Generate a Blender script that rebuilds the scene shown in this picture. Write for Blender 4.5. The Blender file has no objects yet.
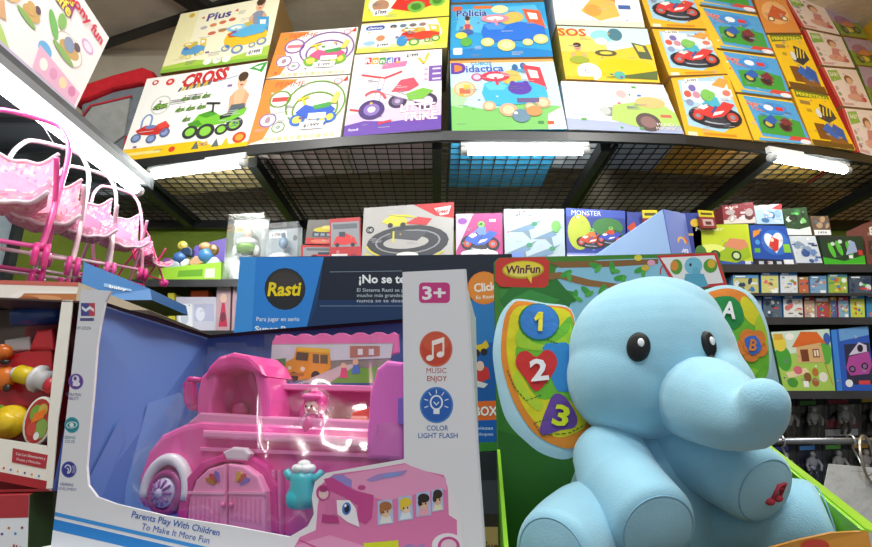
import bpy, bmesh, math, random
from mathutils import Vector as V, Matrix
from mathutils.bvhtree import BVHTree
scene = bpy.context.scene
COL = scene.collection
# ------------------------------------------------------------------ camera maths
FW, FH, F = 872.0, 547.0, 520.0
CX, CY = 436.0, 273.5
PITCH = math.radians(16)
CP, SP = math.cos(PITCH), math.sin(PITCH)
CZ = 1.45
CAM = V((0, 0, CZ))
FWD = V((0, CP, SP))
def ray(px, py):
    u = (px - CX) / F; v = (CY - py) / F
    return V((u, CP - v * SP, SP + v * CP))
def aty(px, py, Y):
    r = ray(px, py); return CAM + r * (Y / r.y)
def onz(px, py, z):
    r = ray(px, py); return CAM + r * ((z - CZ) / r.z)
def onpl(px, py, pl):
    r = ray(px, py); return CAM + r * ((pl[0] - CAM).dot(pl[1]) / r.dot(pl[1]))
def cdep(p): return (p - CAM).dot(FWD)
def rpx(r, p): return r / F * cdep(p)

# ------------------------------------------------------------------ colour, materials
def C(h):
    if not isinstance(h, str): return h
    h = h.lstrip('#')
    o = []
    for i in (0, 2, 4):
        c = int(h[i:i + 2], 16) / 255
        o.append(c / 12.92 if c <= .04045 else ((c + .055) / 1.055) ** 2.4)
    return (o[0], o[1], o[2], 1.0)
MATS = {}
def mat(name, rough=.4, metal=0., spec=.5, bump=None, vary=None, sheen=0., coat=0., sss=0.):
    m = bpy.data.materials.new(name); m.use_nodes = True
    nt = m.node_tree; b = nt.nodes['Principled BSDF']
    at = nt.nodes.new('ShaderNodeAttribute'); at.attribute_name = 'Col'
    out = at.outputs['Color']
    tc = nt.nodes.new('ShaderNodeTexCoord')
    if vary:
        n = nt.nodes.new('ShaderNodeTexNoise'); n.inputs['Scale'].default_value = vary[0]; n.inputs['Detail'].default_value = 5
        nt.links.new(tc.outputs['Object'], n.inputs['Vector'])
        r = nt.nodes.new('ShaderNodeMapRange'); r.inputs['From Min'].default_value = .3; r.inputs['From Max'].default_value = .7
        r.inputs['To Min'].default_value = 1 - vary[1]; r.inputs['To Max'].default_value = 1 + vary[1] * .5
        nt.links.new(n.outputs['Fac'], r.inputs['Value'])
        mx = nt.nodes.new('ShaderNodeMix'); mx.data_type = 'RGBA'; mx.blend_type = 'MULTIPLY'; mx.inputs['Factor'].default_value = 1
        nt.links.new(out, mx.inputs['A']); nt.links.new(r.outputs['Result'], mx.inputs['B'])
        out = mx.outputs['Result']
    nt.links.new(out, b.inputs['Base Color'])
    b.inputs['Roughness'].default_value = rough; b.inputs['Metallic'].default_value = metal
    b.inputs['Specular IOR Level'].default_value = spec
    if sheen:
        b.inputs['Sheen Weight'].default_value = sheen; b.inputs['Sheen Roughness'].default_value = .5
    if coat:
        b.inputs['Coat Weight'].default_value = coat; b.inputs['Coat Roughness'].default_value = .12
    if sss:
        b.inputs['Subsurface Weight'].default_value = sss; b.inputs['Subsurface Radius'].default_value = (.004, .004, .004)
    if bump:
        n = nt.nodes.new('ShaderNodeTexNoise'); n.inputs['Scale'].default_value = bump[0]; n.inputs['Detail'].default_value = 6
        nt.links.new(tc.outputs['Object'], n.inputs['Vector'])
        bn = nt.nodes.new('ShaderNodeBump'); bn.inputs['Strength'].default_value = bump[1]; bn.inputs['Distance'].default_value = bump[2]
        nt.links.new(n.outputs['Fac'], bn.inputs['Height']); nt.links.new(bn.outputs['Normal'], b.inputs['Normal'])
    MATS[name] = m
    return m
M_PRINT = mat('printed_card', .38, spec=.5)
M_CARD = mat('plain_card', .75, spec=.2, vary=(9, .08))
M_PLAST = mat('moulded_plastic', .28, coat=.25)
M_MATTE = mat('matte_plastic', .55)
M_PLUSH = mat('plush_fabric', .95, spec=.1, bump=(900, .3, .0012), vary=(30, .07), sheen=.4)
M_CLOTH = mat('thin_cloth', .85, spec=.2, bump=(60, .4, .004), vary=(22, .12))
M_BLACK = mat('painted_steel', .38, spec=.5, vary=(12, .2))
M_CHROME = mat('brushed_metal', .3, metal=.9)
M_WALL = mat('wall_plaster', .9, spec=.1, bump=(30, .3, .01), vary=(2.5, .18))
def glass(name, base, fres, rough, tint=(1, 1, 1, 1)):
    m = bpy.data.materials.new(name); m.use_nodes = True
    nt = m.node_tree; nt.nodes.clear()
    o = nt.nodes.new('ShaderNodeOutputMaterial'); t = nt.nodes.new('ShaderNodeBsdfTransparent'); t.inputs[0].default_value = tint
    g = nt.nodes.new('ShaderNodeBsdfGlossy'); g.inputs['Roughness'].default_value = rough; g.inputs['Color'].default_value = (1, 1, 1, 1)
    lw = nt.nodes.new('ShaderNodeLayerWeight'); lw.inputs['Blend'].default_value = .35
    r = nt.nodes.new('ShaderNodeMapRange'); r.inputs['To Min'].default_value = base; r.inputs['To Max'].default_value = fres
    nt.links.new(lw.outputs['Facing'], r.inputs['Value'])
    mx = nt.nodes.new('ShaderNodeMixShader')
    nt.links.new(r.outputs['Result'], mx.inputs[0]); nt.links.new(t.outputs[0], mx.inputs[1]); nt.links.new(g.outputs[0], mx.inputs[2])
    nt.links.new(mx.outputs[0], o.inputs[0])
    return m
M_CLEAR = glass('clear_blister', .05, .5, .17)
M_FILM = glass('clear_wrap', .05, .5, .2)
M_PACK = glass('pack_blister', .012, .35, .12)
def emis(name, col, s):
    m = bpy.data.materials.new(name); m.use_nodes = True
    nt = m.node_tree; nt.nodes.clear()
    o = nt.nodes.new('ShaderNodeOutputMaterial'); e = nt.nodes.new('ShaderNodeEmission')
    e.inputs[0].default_value = col; e.inputs[1].default_value = s
    nt.links.new(e.outputs[0], o.inputs[0]); return m
M_TUBE2 = emis('lit_tube_bright', (.93, 1, .98, 1), 44)
M_TUBE = emis('lit_tube', (.93, 1, .98, 1), 24)

# ------------------------------------------------------------------ mesh builder
class MB:
    def __init__(s): s.v = []; s.f = []; s.c = []; s.sm = []
    def add(s, vs, fs, col, smooth=False):
        o = len(s.v); s.v += [V(p) for p in vs]
        col = C(col)
        for f in fs:
            s.f.append([i + o for i in f]); s.c.append(col); s.sm.append(smooth)
        return s
    def quad(s, a, b, c, d, col): return s.add([a, b, c, d], [(0, 1, 2, 3)], col)
    def hexa(s, q, vec, cols):
        # q tl,tr,br,bl front; cols: front,right,left,top,bottom,back
        tl, tr, br, bl = q; b = [p + vec for p in q]
        if isinstance(cols, str): cols = [cols] * 6
        s.quad(bl, br, tr, tl, cols[0]); s.quad(br, b[2], b[1], tr, cols[1]); s.quad(b[3], bl, tl, b[0], cols[2])
        s.quad(tl, tr, b[1], b[0], cols[3]); s.quad(b[3], b[2], br, bl, cols[4]); s.quad(b[2], b[3], b[0], b[1], cols[5])
        return s
    def box(s, lo, hi, col):
        x0, y0, z0 = lo; x1, y1, z1 = hi
        return s.hexa([V((x0, y0, z1)), V((x1, y0, z1)), V((x1, y0, z0)), V((x0, y0, z0))], V((0, y1 - y0, 0)), col)
    def bar(s, a, b, w, h, col, up=V((0, 0, 1))):
        d = (b - a).normalized(); r = d.cross(up).normalized(); u = r.cross(d)
        q = [a - r * w / 2 + u * h / 2, a + r * w / 2 + u * h / 2, a + r * w / 2 - u * h / 2, a - r * w / 2 - u * h / 2]
        return s.hexa(q, b - a, col)
    def tube(s, path, r, col, n=8, closed=False, smooth=True):
        path = [V(p) for p in path]; m = len(path)
        rs = r if isinstance(r, (list, tuple)) else [r] * m
        vs = []; fs = []; ref = None
        for i in range(m):
            if closed: t = path[(i + 1) % m] - path[i - 1]
            else: t = path[min(i + 1, m - 1)] - path[max(i - 1, 0)]
            t.normalize()
            if ref is None: ref = V((0, 0, 1)) if abs(t.z) < .9 else V((1, 0, 0))
            a = (ref - t * ref.dot(t)); a.normalize(); ref = a; b = t.cross(a)
            for k in range(n):
                an = 2 * math.pi * k / n
                vs.append(path[i] + (a * math.cos(an) + b * math.sin(an)) * rs[i])
        for i in range(m if closed else m - 1):
            j = (i + 1) % m
            for k in range(n):
                fs.append((i * n + k, i * n + (k + 1) % n, j * n + (k + 1) % n, j * n + k))
        if not closed:
            fs.append(tuple(range(n))[::-1]); fs.append(tuple((m - 1) * n + k for k in range(n)))
        return s.add(vs, fs, col, smooth)
    def lathe(s, org, axis, prof, col, n=28, smooth=True):
        ax = V(axis).normalized(); a = ax.orthogonal().normalized(); b = ax.cross(a)
        vs = []; fs = []
        for (t, r) in prof:
            for k in range(n):
                an = 2 * math.pi * k / n
                vs.append(org + ax * t + (a * math.cos(an) + b * math.sin(an)) * max(r, 1e-5))
        for i in range(len(prof) - 1):
            for k in range(n):
                fs.append((i * n + k, i * n + (k + 1) % n, (i + 1) * n + (k + 1) % n, (i + 1) * n + k))
        fs.append(tuple(range(n))[::-1]); fs.append(tuple((len(prof) - 1) * n + k for k in range(n)))
        return s.add(vs, fs, col, smooth)
    def ball(s, c, rx, ry=None, rz=None, col='#ffffff', rot=None, n=24, m=14):
        ry = rx if ry is None else ry; rz = rx if rz is None else rz
        vs = []; fs = []
        for i in range(m + 1):
            th = math.pi * i / m
            for k in range(n):
                ph = 2 * math.pi * k / n
                p = V((rx * math.sin(th) * math.cos(ph), ry * math.sin(th) * math.sin(ph), rz * math.cos(th)))
                if rot: p = rot @ p
                vs.append(c + p)
        for i in range(m):
            for k in range(n):
                fs.append((i * n + k, (i + 1) * n + k, (i + 1) * n + (k + 1) % n, i * n + (k + 1) % n))
        return s.add(vs, fs, col, True)
    def prism(s, pts, vec, col, bev=0., seg=2, smooth=False):
        bm = bmesh.new()
        f = [bm.verts.new(p) for p in pts]; g = [bm.verts.new(V(p) + vec) for p in pts]
        n = len(pts); bm.faces.new(f); bm.faces.new(g[::-1])
        for i in range(n): bm.faces.new((f[i], g[i], g[(i + 1) % n], f[(i + 1) % n]))
        bmesh.ops.recalc_face_normals(bm, faces=bm.faces[:])
        if bev:
            fs_ = set(f)
            ed = [e for e in bm.edges if e.verts[0] in fs_ and e.verts[1] in fs_]
            bmesh.ops.bevel(bm, geom=ed, offset=bev, segments=seg, affect='EDGES', profile=.5, clamp_overlap=True)
        bm.verts.index_update()
        s.add([v.co.copy() for v in bm.verts], [[v.index for v in fc.verts] for fc in bm.faces], col, smooth)
        bm.free(); return s
    def art(s, a, fn, eps):
        """a: Art, fn(x,y)->(point,normal)"""
        for (polys, col, lay) in a.final():
            for pl in polys:
                vs = []
                for (x, y) in pl:
                    p, n = fn(x, y); vs.append(p + n * eps * lay)
                s.add(vs, [tuple(range(len(vs)))], col)
        return s
    def build(s, name, m, parent=None, org=None):
        me = bpy.data.meshes.new(name)
        if org is None:
            if parent is not None: org = V(parent.location)
            else:
                lo = V([min(p[i] for p in s.v) for i in range(3)]); hi = V([max(p[i] for p in s.v) for i in range(3)])
                org = V(((lo.x + hi.x) / 2, (lo.y + hi.y) / 2, lo.z))
        me.from_pydata([tuple(p - org) for p in s.v], [], s.f)
        at = me.color_attributes.new('Col', 'FLOAT_COLOR', 'CORNER')
        buf = []
        for f, c in zip(s.f, s.c): buf += list(c) * len(f)
        at.data.foreach_set('color', buf)
        me.polygons.foreach_set('use_smooth', s.sm)
        me.materials.append(m)
        o = bpy.data.objects.new(name, me); COL.objects.link(o)
        if parent is not None:
            o.parent = parent; o.location = org - V(parent.location)
            if parent.parent is not None: o.location = (0, 0, 0)
        else: o.location = org
        me.update()
        return o
def tag(o, label, cat, group=None, kind=None):
    o['label'] = label; o['category'] = cat
    if group: o['group'] = group
    if kind: o['kind'] = kind
    return o
def struct(o): o['kind'] = 'structure'; return o
def empty(name, loc, label, cat, group=None):
    o = bpy.data.objects.new(name, None); COL.objects.link(o); o.location = loc; o.empty_display_size = .05
    return tag(o, label, cat, group)
def sub(mb, name, m, part):
    """sub-part of a part whose own origin equals its root's"""
    root = part.parent
    o = mb.build(name, m, None, org=V(root.location) + V(part.location))
    o.parent = part; o.location = (0, 0, 0)
    return o

# ------------------------------------------------------------------ flat printed art
_TX = {}
def text2d(t, bold=0., shear=0.):
    if 'M' in t: bold = 0.
    k = (t, bold, shear)
    if k in _TX: return _TX[k]
    cu = bpy.data.curves.new('t', 'FONT'); cu.body = t; cu.offset = bold; cu.shear = shear; cu.resolution_u = 2; cu.size = 1
    ob = bpy.data.objects.new('t', cu); COL.objects.link(ob)
    dg = bpy.context.evaluated_depsgraph_get(); dg.update()
    me = bpy.data.meshes.new_from_object(ob.evaluated_get(dg))
    vs = [(v.co.x / .69, v.co.y / .69) for v in me.vertices]
    pol = [[vs[i] for i in p.vertices] for p in me.polygons]
    bpy.data.objects.remove(ob); bpy.data.curves.remove(cu); bpy.data.meshes.remove(me)
    if not vs: pol = []; vs = [(0, 0)]
    x0 = min(v[0] for v in vs); x1 = max(v[0] for v in vs)
    _TX[k] = (pol, x0, x1 - x0)
    return _TX[k]
class Art:
    def __init__(s, asp=1., S=None, T=(0, 0, 1, 1)):
        s.asp = asp; s.S = [] if S is None else S; s.T = T
    def sub(s, x, y, w, h):
        t = s.T
        return Art(s.asp * w / h, s.S, (t[0] + x * t[2], t[1] + y * t[3], w * t[2], h * t[3]))
    def P(s, x, y): t = s.T; return (t[0] + x * t[2], t[1] + y * t[3])
    def polys(s, pls, col): s.S.append(([[s.P(*p) for p in pl] for pl in pls], C(col))); return s
    def poly(s, pts, col): return s.polys([pts], col)
    def rect(s, x, y, w, h, col): return s.poly([(x, y), (x + w, y), (x + w, y + h), (x, y + h)], col)
    def rrect(s, x, y, w, h, r, col):
        pts = []; ry = r * s.asp
        for cx, cy, a0 in ((x + w - r, y + h - ry, 0), (x + r, y + h - ry, 90), (x + r, y + ry, 180), (x + w - r, y + ry, 270)):
            for k in range(5):
                a = math.radians(a0 + k * 22.5); pts.append((cx + r * math.cos(a), cy + ry * math.sin(a)))
        return s.poly(pts, col)
    def ell(s, cx, cy, rx, ry, col, rot=0, n=20):
        c, q = math.cos(math.radians(rot)), math.sin(math.radians(rot)); pts = []
        for k in range(n):
            a = 2 * math.pi * k / n; x = rx * math.cos(a); y = ry * math.sin(a) / s.asp
            pts.append((cx + x * c - y * q, cy + (x * q + y * c) * s.asp))
        return s.poly(pts, col)
    def circ(s, cx, cy, r, col, n=20): return s.ell(cx, cy, r, r * s.asp, col, n=n)
    def ring(s, cx, cy, r, w, col): s.circ(cx, cy, r, col); return s
    def line(s, pts, w, col):
        pl = []
        for (a, b) in zip(pts[:-1], pts[1:]):
            dx, dy = (b[0] - a[0]), (b[1] - a[1]) / s.asp
            l = math.hypot(dx, dy) or 1; nx, ny = -dy / l * w / 2, dx / l * w / 2 * s.asp
            ex, ey = dx / l * w * .3, dy / l * w * .3 * s.asp
            pl.append([(a[0] + nx - ex, a[1] + ny - ey), (a[0] - nx - ex, a[1] - ny - ey), (b[0] - nx + ex, b[1] - ny + ey), (b[0] + nx + ex, b[1] + ny + ey)])
        for p in pl: s.poly(p, col)
        return s
    def arc(s, cx, cy, rx, ry, w, col, a0=0, a1=360, n=26):
        pts = []
        for k in range(n + 1):
            a = math.radians(a0 + (a1 - a0) * k / n); pts.append((cx + rx * math.cos(a), cy + ry * math.sin(a), a))
        out = []
        for i in range(n):
            q = []
            for (x, y, a), sg in ((pts[i], 1), (pts[i], -1), (pts[i + 1], -1), (pts[i + 1], 1)):
                q.append((x + sg * w / 2 * math.cos(a), y + sg * w / 2 * s.asp * math.sin(a)))
            out.append(q)
        return s.polys(out, col)
    def text(s, t, cx, cy, h, col, w=None, bold=.02, shear=0., rot=0, outline=None, al='c', ow=.03):
        bold = min(bold, .03); ow = min(ow, .022)
        if outline: s._text(t, cx, cy, h, outline, w, bold + ow, shear, rot, al)
        return s._text(t, cx, cy, h, col, w, bold, shear, rot, al)
    def _text(s, t, cx, cy, h, col, w, bold, shear, rot, al):
        pol, x0, wd = text2d(t, bold, shear)
        sx = h / s.asp
        if w: sx = w / text2d(t, 0.02, shear)[2]
        W = wd * sx; ox = {'c': -W / 2, 'l': 0, 'r': -W}[al]
        c, q = math.cos(math.radians(rot)), math.sin(math.radians(rot))
        out = []
        for pl in pol:
            o = []
            for (x, y) in pl:
                X = ox + (x - x0) * sx; Y = (y - .5) * h / s.asp
                o.append((cx + X * c - Y * q, cy + (X * q + Y * c) * s.asp))
            out.append(o)
        if out: s.polys(out, col)
        return s
    def final(s):
        res = []; bb = []
        for pls, col in s.S:
            xs = [p[0] for pl in pls for p in pl]; ys = [p[1] for pl in pls for p in pl]
            b = (min(xs), min(ys), max(xs), max(ys)); L = 1
            for (q, l) in bb:
                if q[0] < b[2] and q[2] > b[0] and q[1] < b[3] and q[3] > b[1] and l >= L: L = l + 1
            bb.append((b, L)); res.append((pls, col, L))
        return res
def clip01(a):
    """clip every polygon of an Art to the unit square"""
    out = []
    for pls, col in a.S:
        n = []
        for pl in pls:
            for ax, lim, sg in ((0, 0, 1), (0, 1, -1), (1, 0, 1), (1, 1, -1)):
                if not pl: break
                if all((p[ax] - lim) * sg >= 0 for p in pl): continue
                o = []
                for i in range(len(pl)):
                    p, q = pl[i - 1], pl[i]; dp, dq = (p[ax] - lim) * sg, (q[ax] - lim) * sg
                    if (dp >= 0) != (dq >= 0):
                        t = dp / (dp - dq); o.append((p[0] + (q[0] - p[0]) * t, p[1] + (q[1] - p[1]) * t))
                    if dq >= 0: o.append(q)
                pl = o
            if len(pl) > 2: n.append(pl)
        if n: out.append((n, col))
    a.S[:] = out
def quadmap(q):
    tl, tr, br, bl = q
    n = (br - bl).cross(tl - bl).normalized()
    if n.dot(CAM - bl) < 0: n = -n
    def f(u, v): return (bl * ((1 - u) * (1 - v)) + br * (u * (1 - v)) + tr * (u * v) + tl * ((1 - u) * v), n)
    return f
def qasp(q): return ((q[1] - q[0]).length + (q[2] - q[3]).length) / ((q[0] - q[3]).length + (q[1] - q[2]).length)
def rand_blobs(a, rnd, n, pal, x0=.1, y0=.1, x1=.9, y1=.8, s0=.04, s1=.12):
    for _ in range(n):
        x = rnd.uniform(x0, x1); y = rnd.uniform(y0, y1); r = rnd.uniform(s0, s1); k = rnd.random(); c = rnd.choice(pal)
        if k < .5: a.ell(x, y, r, r * rnd.uniform(.4, 1) * a.asp, c, rnd.uniform(0, 180), 12)
        elif k < .75: a.poly([(x + r * math.cos(t) * rnd.uniform(.5, 1.2), y + r * a.asp * math.sin(t) * rnd.uniform(.5, 1.2)) for t in (0, 1.1, 2.2, 3.3, 4.4, 5.5)], c)
        else: a.rect(x - r, y - r * .3 * a.asp, 2 * r, r * .6 * a.asp, c)
# glyphs -------------------------------------------------------------
def wheel(a, x, y, r, tire, hub, rim=None):
    a.circ(x, y, r, tire); a.circ(x, y, r * .62, rim or hub); a.circ(x, y, r * .3, hub)
def g_quad(a, c, dark, tire='#3a3c40', hub='#8bc34a'):
    wheel(a, .80, .28, .13, tire, hub); wheel(a, .62, .2, .1, tire, hub)
    a.poly([(.12, .42), (.2, .6), (.4, .66), (.55, .52), (.75, .56), (.95, .62), (.92, .48), (.7, .34), (.35, .3), (.16, .32)], c)
    a.poly([(.2, .58), (.4, .66), (.5, .56), (.34, .5)], dark)
    a.poly([(.55, .5), (.75, .56), (.72, .46), (.56, .42)], '#2e3a30')
    a.line([(.42, .62), (.40, .82)], .03, '#2b3030'); a.line([(.3, .84), (.5, .8)], .04, '#2b3030')
    a.poly([(.06, .42), (.22, .48), (.3, .36), (.14, .28)], dark)
    wheel(a, .38, .2, .14, tire, hub); wheel(a, .14, .22, .12, tire, hub)
def g_redquad(a):
    a.arc(.3, .78, .12, .2, .05, '#7d97c8', 0, 180); a.line([(.18, .78), (.2, .5)], .05, '#7d97c8'); a.line([(.42, .78), (.42, .5)], .05, '#7d97c8')
    a.poly([(.08, .48), (.3, .62), (.6, .58), (.92, .5), (.95, .34), (.6, .26), (.2, .34)], '#c9302c')
    a.poly([(.6, .6), (.8, .7), (.95, .5), (.7, .44)], '#e04a40'); a.ell(.45, .55, .14, .06, '#6e86c0')
    for x, y in ((.15, .24), (.55, .16), (.86, .3)): wheel(a, x, y, .13, '#5b6f9a', '#8fa3cc')
def g_rideon(a, body, dk, wh, back, steer, face=True):
    a.poly([(.7, .95), (.94, .9), (.99, .5), (.78, .52)], back); a.poly([(.76, .86), (.89, .83), (.9, .7), (.79, .71)], '#f6f4ee')
    a.ell(.52, .72, .14, .13, '#c8b65a')
    a.poly([(.1, .46), (.14, .62), (.28, .68), (.45, .6), (.62, .66), (.82, .62), (.97, .54), (.98, .36), (.85, .28), (.3, .24), (.14, .3)], body)
    a.poly([(.14, .6), (.28, .66), (.45, .58), (.4, .5), (.2, .5)], dk)
    a.ell(.3, .74, .2, .09, steer); a.ell(.3, .74, .12, .045, '#f2f0e6'); a.line([(.3, .72), (.32, .6)], .04, steer)
    for x, y, r in ((.18, .24, .09), (.43, .17, .12), (.9, .28, .1), (.72, .22, .07)): wheel(a, x, y, r, wh, '#efe3a8')
def g_moto(a, c, c2, seat, tire):
    a.arc(.5, .5, .43, .4, .035, c2, -20, 200)
    wheel(a, .2, .25, .15, tire, '#d9d060'); wheel(a, .8, .27, .14, tire, '#d9d060'); wheel(a, .68, .18, .1, tire, '#d9d060')
    a.poly([(.14, .42), (.3, .6), (.5, .52), (.78, .56), (.9, .45), (.75, .3), (.4, .26), (.22, .36)], c)
    a.poly([(.45, .56), (.82, .64), (.78, .5), (.5, .46)], seat); a.line([(.3, .6), (.22, .76)], .05, '#e0cd40'); a.line([(.14, .72), (.34, .78)], .05, '#e0cd40')
    a.poly([(.78, .6), (.86, .88), (.95, .84), (.9, .58)], '#e3d36a'); a.rect(.4, .24, .34, .14, '#f4f4f2')
def g_racer(a, c, c2):
    a.ell(.5, .36, .5, .3, '#2c2e36', -5); a.ell(.5, .38, .43, .22, '#aeb3bf', -5); a.ell(.52, .33, .36, .14, '#3a3c46', -5)
    wheel(a, .17, .36, .16, '#26282e', '#8a8e98', '#c84438'); wheel(a, .82, .34, .17, '#26282e', '#8a8e98', '#c84438')
    a.poly([(.1, .46), (.2, .6), (.34, .7), (.46, .6), (.62, .62), (.74, .74), (.94, .66), (.8, .5), (.66, .36), (.42, .3), (.26, .38)], c)
    a.poly([(.2, .58), (.34, .7), (.42, .6), (.3, .52)], '#f2efe9'); a.poly([(.44, .36), (.62, .42), (.7, .5), (.5, .46)], '#f2efe9'); a.poly([(.5, .32), (.66, .36), (.6, .28)], '#4a4d58')
    a.poly([(.44, .62), (.4, .76), (.5, .9), (.64, .84), (.66, .64), (.56, .58)], c2); a.line([(.46, .78), (.32, .66)], .05, c2); a.line([(.56, .6), (.46, .46)], .05, '#3f5a9a')
    a.ell(.53, .92, .09, .09, '#7cbf58'); a.poly([(.46, .92), (.54, .97), (.56, .9)], '#26302a')
def g_helmet(a):
    a.ell(.5, .8, .3, .16, '#3f8fd8'); a.ell(.4, .8, .1, .08, '#e9f1f7'); a.rect(.55, .74, .16, .1, '#d83a3a')
    a.poly([(.05, .1), (.95, .06), (.98, .5), (.6, .62), (.1, .55)], '#3f9a3c')
    wheel(a, .28, .36, .12, '#2f3a44', '#d0b84a'); wheel(a, .62, .32, .13, '#5a2f34', '#3a2228')
    a.poly([(.2, .46), (.4, .62), (.5, .44), (.34, .34)], '#2d5fb0'); a.poly([(.52, .46), (.7, .58), (.8, .4), (.6, .34)], '#7c3038')
def g_mech(a):
    a.rect(.12, .08, .3, .34, '#7a4a22'); a.rect(.4, .02, .5, .18, '#8a5a2c')
    a.poly([(.3, .3), (.62, .1), (.78, .25), (.5, .45)], '#2f63b4'); a.poly([(.55, .3), (.88, .08), (.92, .34), (.7, .46)], '#2a58a4')
    a.poly([(.35, .55), (.55, .9), (.85, .8), (.9, .6), (.6, .46)], '#33363c')
    for k in range(4): a.line([(.42 + k * .1, .62), (.52 + k * .1, .82)], .04, '#e8c52c')
    a.ell(.4, .66, .08, .1, '#d8d8d8')
def g_child(a, shirt, skin='#e8b893', hair='#4a3222'):
    a.poly([(.2, 0), (.25, .5), (.5, .62), (.75, .5), (.85, 0)], shirt); a.ell(.5, .76, .17, .2, skin); a.ell(.5, .88, .18, .12, hair)
    a.ell(.44, .77, .025, .025, '#2a1c14', n=8); a.ell(.56, .77, .025, .025, '#2a1c14', n=8); a.poly([(.22, .1), (.16, .4), (.3, .5), (.36, .2)], '#d9a57e'); a.poly([(.78, .1), (.86, .4), (.7, .5), (.64, .2)], '#d9a57e'); a.ell(.5, .67, .06, .02, '#b8413a')
def tagart(a, x, y, w, h, s='$1999'):
    a.rect(x, y, w, h, '#f6f6f4'); a.text(s, x + w / 2, y + h / 2, h * .5, '#3b3b44', w * .75, .03)

def fineprint(a, seed, n):
    """the small print of a toy box: short grey or coloured rules, dots and little pictures"""
    rnd = random.Random(seed)
    for _ in range(n):
        x, y = rnd.uniform(.03, .82), rnd.uniform(.05, .93); k = rnd.random()
        if k < .6:
            c = rnd.choice(['#8a8a94', '#a8a8b0', '#6a7080', '#c8c8cc'])
            for j in range(rnd.randint(1, 3)): a.rect(x, y - j * .022, rnd.uniform(.05, .13), .007, c)
        else:
            c = rnd.choice(['#c84a4a', '#4a78b8', '#e0b040', '#5aa050', '#7a5a98', '#f4f2ea']); r = rnd.uniform(.008, .02)
            if k < .8: a.circ(x, y, r, c, 8)
            else: a.rect(x, y, r * 2.4, r * 1.6 * a.asp, c)
# ------------------------------------------------------------------ cartons
def carton(name, label, cat, q, vec, cols, artfn=None, group=None, eps=.0003, m=None, fine=0):
    """q = tl,tr,br,bl; cols = front,right,left,top,bottom,back"""
    mb = MB()
    if isinstance(cols, str): cols = [cols] * 6
    mb.hexa(q, vec, cols)
    if artfn:
        a = Art(qasp(q)); artfn(a)
        if fine: fineprint(a, len(label) * 7 + int(q[0].x * 50), fine)
        clip01(a); mb.art(a, quadmap(q), eps)
    o = mb.build(name, m or M_PRINT)
    return tag(o, label, cat, group)
def qshelf(px, z, lean):
    tl, tr, br, bl = px
    BL, BR = onz(*bl, z), onz(*br, z)
    e = (BR - BL).normalized(); h = V((-e.y, e.x, 0))
    if h.y < 0: h = -h
    up = V((0, 0, 1)) * math.cos(math.radians(lean)) + h * math.sin(math.radians(lean))
    pl = (BL, e.cross(up).normalized())
    return [onpl(*tl, pl), onpl(*tr, pl), BR, BL], pl
def qplane(px, pl, snap=None):
    q = [onpl(*p, pl) for p in px]
    if snap is not None: q[2].z = snap; q[3].z = snap
    return q
def yplane(Y, yaw=0, lean=0, x=0):
    n = V((math.sin(math.radians(yaw)), -math.cos(math.radians(yaw)), 0)); n = (n + V((0, 0, math.tan(math.radians(lean))))).normalized()
    return (V((x, Y, CZ)), n)
YV = V((0, 1, 0))
# ================================================================== ROOM
ZS = CZ + 1.186          # loft shelf
ZM = CZ + .640           # middle shelf
Z2 = aty(800, 319, 2.10).z
Z3 = aty(812, 391, 2.07).z
ZC = CZ - .300           # counter the nearest toys stand on
CEIL = CZ + 2.45
def setting(name, lo, hi, col, m=M_WALL, col2=None):
    mb = MB(); mb.box(lo, hi, col); return struct(mb.build(name, m))
setting('floor', (-2.7, -1.5, -.1), (2.86, 3.1, 0), '#8d8a86')
setting('ceiling', (-2.7, -1.5, CEIL), (2.86, 3.1, CEIL + .1), '#d6ccba')
setting('wall_left', (-2.8, -1.5, 0), (-2.7, 3.1, CEIL), '#8f8c80')
mb = MB(); mb.box((2.76, -1.5, 0), (2.86, 3.1, ZS - .1), '#7d7c78'); mb.box((2.76, -1.5, ZS - .1), (2.86, 3.1, CEIL), '#d9a526'); struct(mb.build('wall_right', M_WALL))
mb = MB(); mb.box((-2.7, 3.0, 0), (2.76, 3.1, ZS - .02), '#93a844'); mb.box((-2.7, 3.0, ZS - .02), (2.76, 3.1, CEIL), '#c2b8a4')
struct(mb.build('wall_back', M_WALL))
# dark ceiling beams
a, b = onz(105, 43, CEIL - .03), onz(182, 17, CEIL - .03); d = (b - a).normalized()
mb = MB(); mb.bar(a - d * 1.2 + V((0, 0, -.01)), b + d * 3.3 + V((0, 0, -.01)), .05, .03, '#1d1d1e'); struct(mb.build('trim_1', M_BLACK))
a, b = onz(182, -6, CEIL - .03), onz(212, 14, CEIL - .03); d = (b - a).normalized()
mb = MB(); mb.bar(a - d * 1.2, b + d * .10, .12, .05, '#1d1d1e'); struct(mb.build('trim_2', M_BLACK))
a, b = onz(398, -10, CEIL - .03), onz(404, 20, CEIL - .03); d = (b - a).normalized()
mb = MB(); mb.bar(a - d * .9, b + d * .15, .10, .05, '#1d1d1e'); struct(mb.build('trim_3', M_BLACK))

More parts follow.
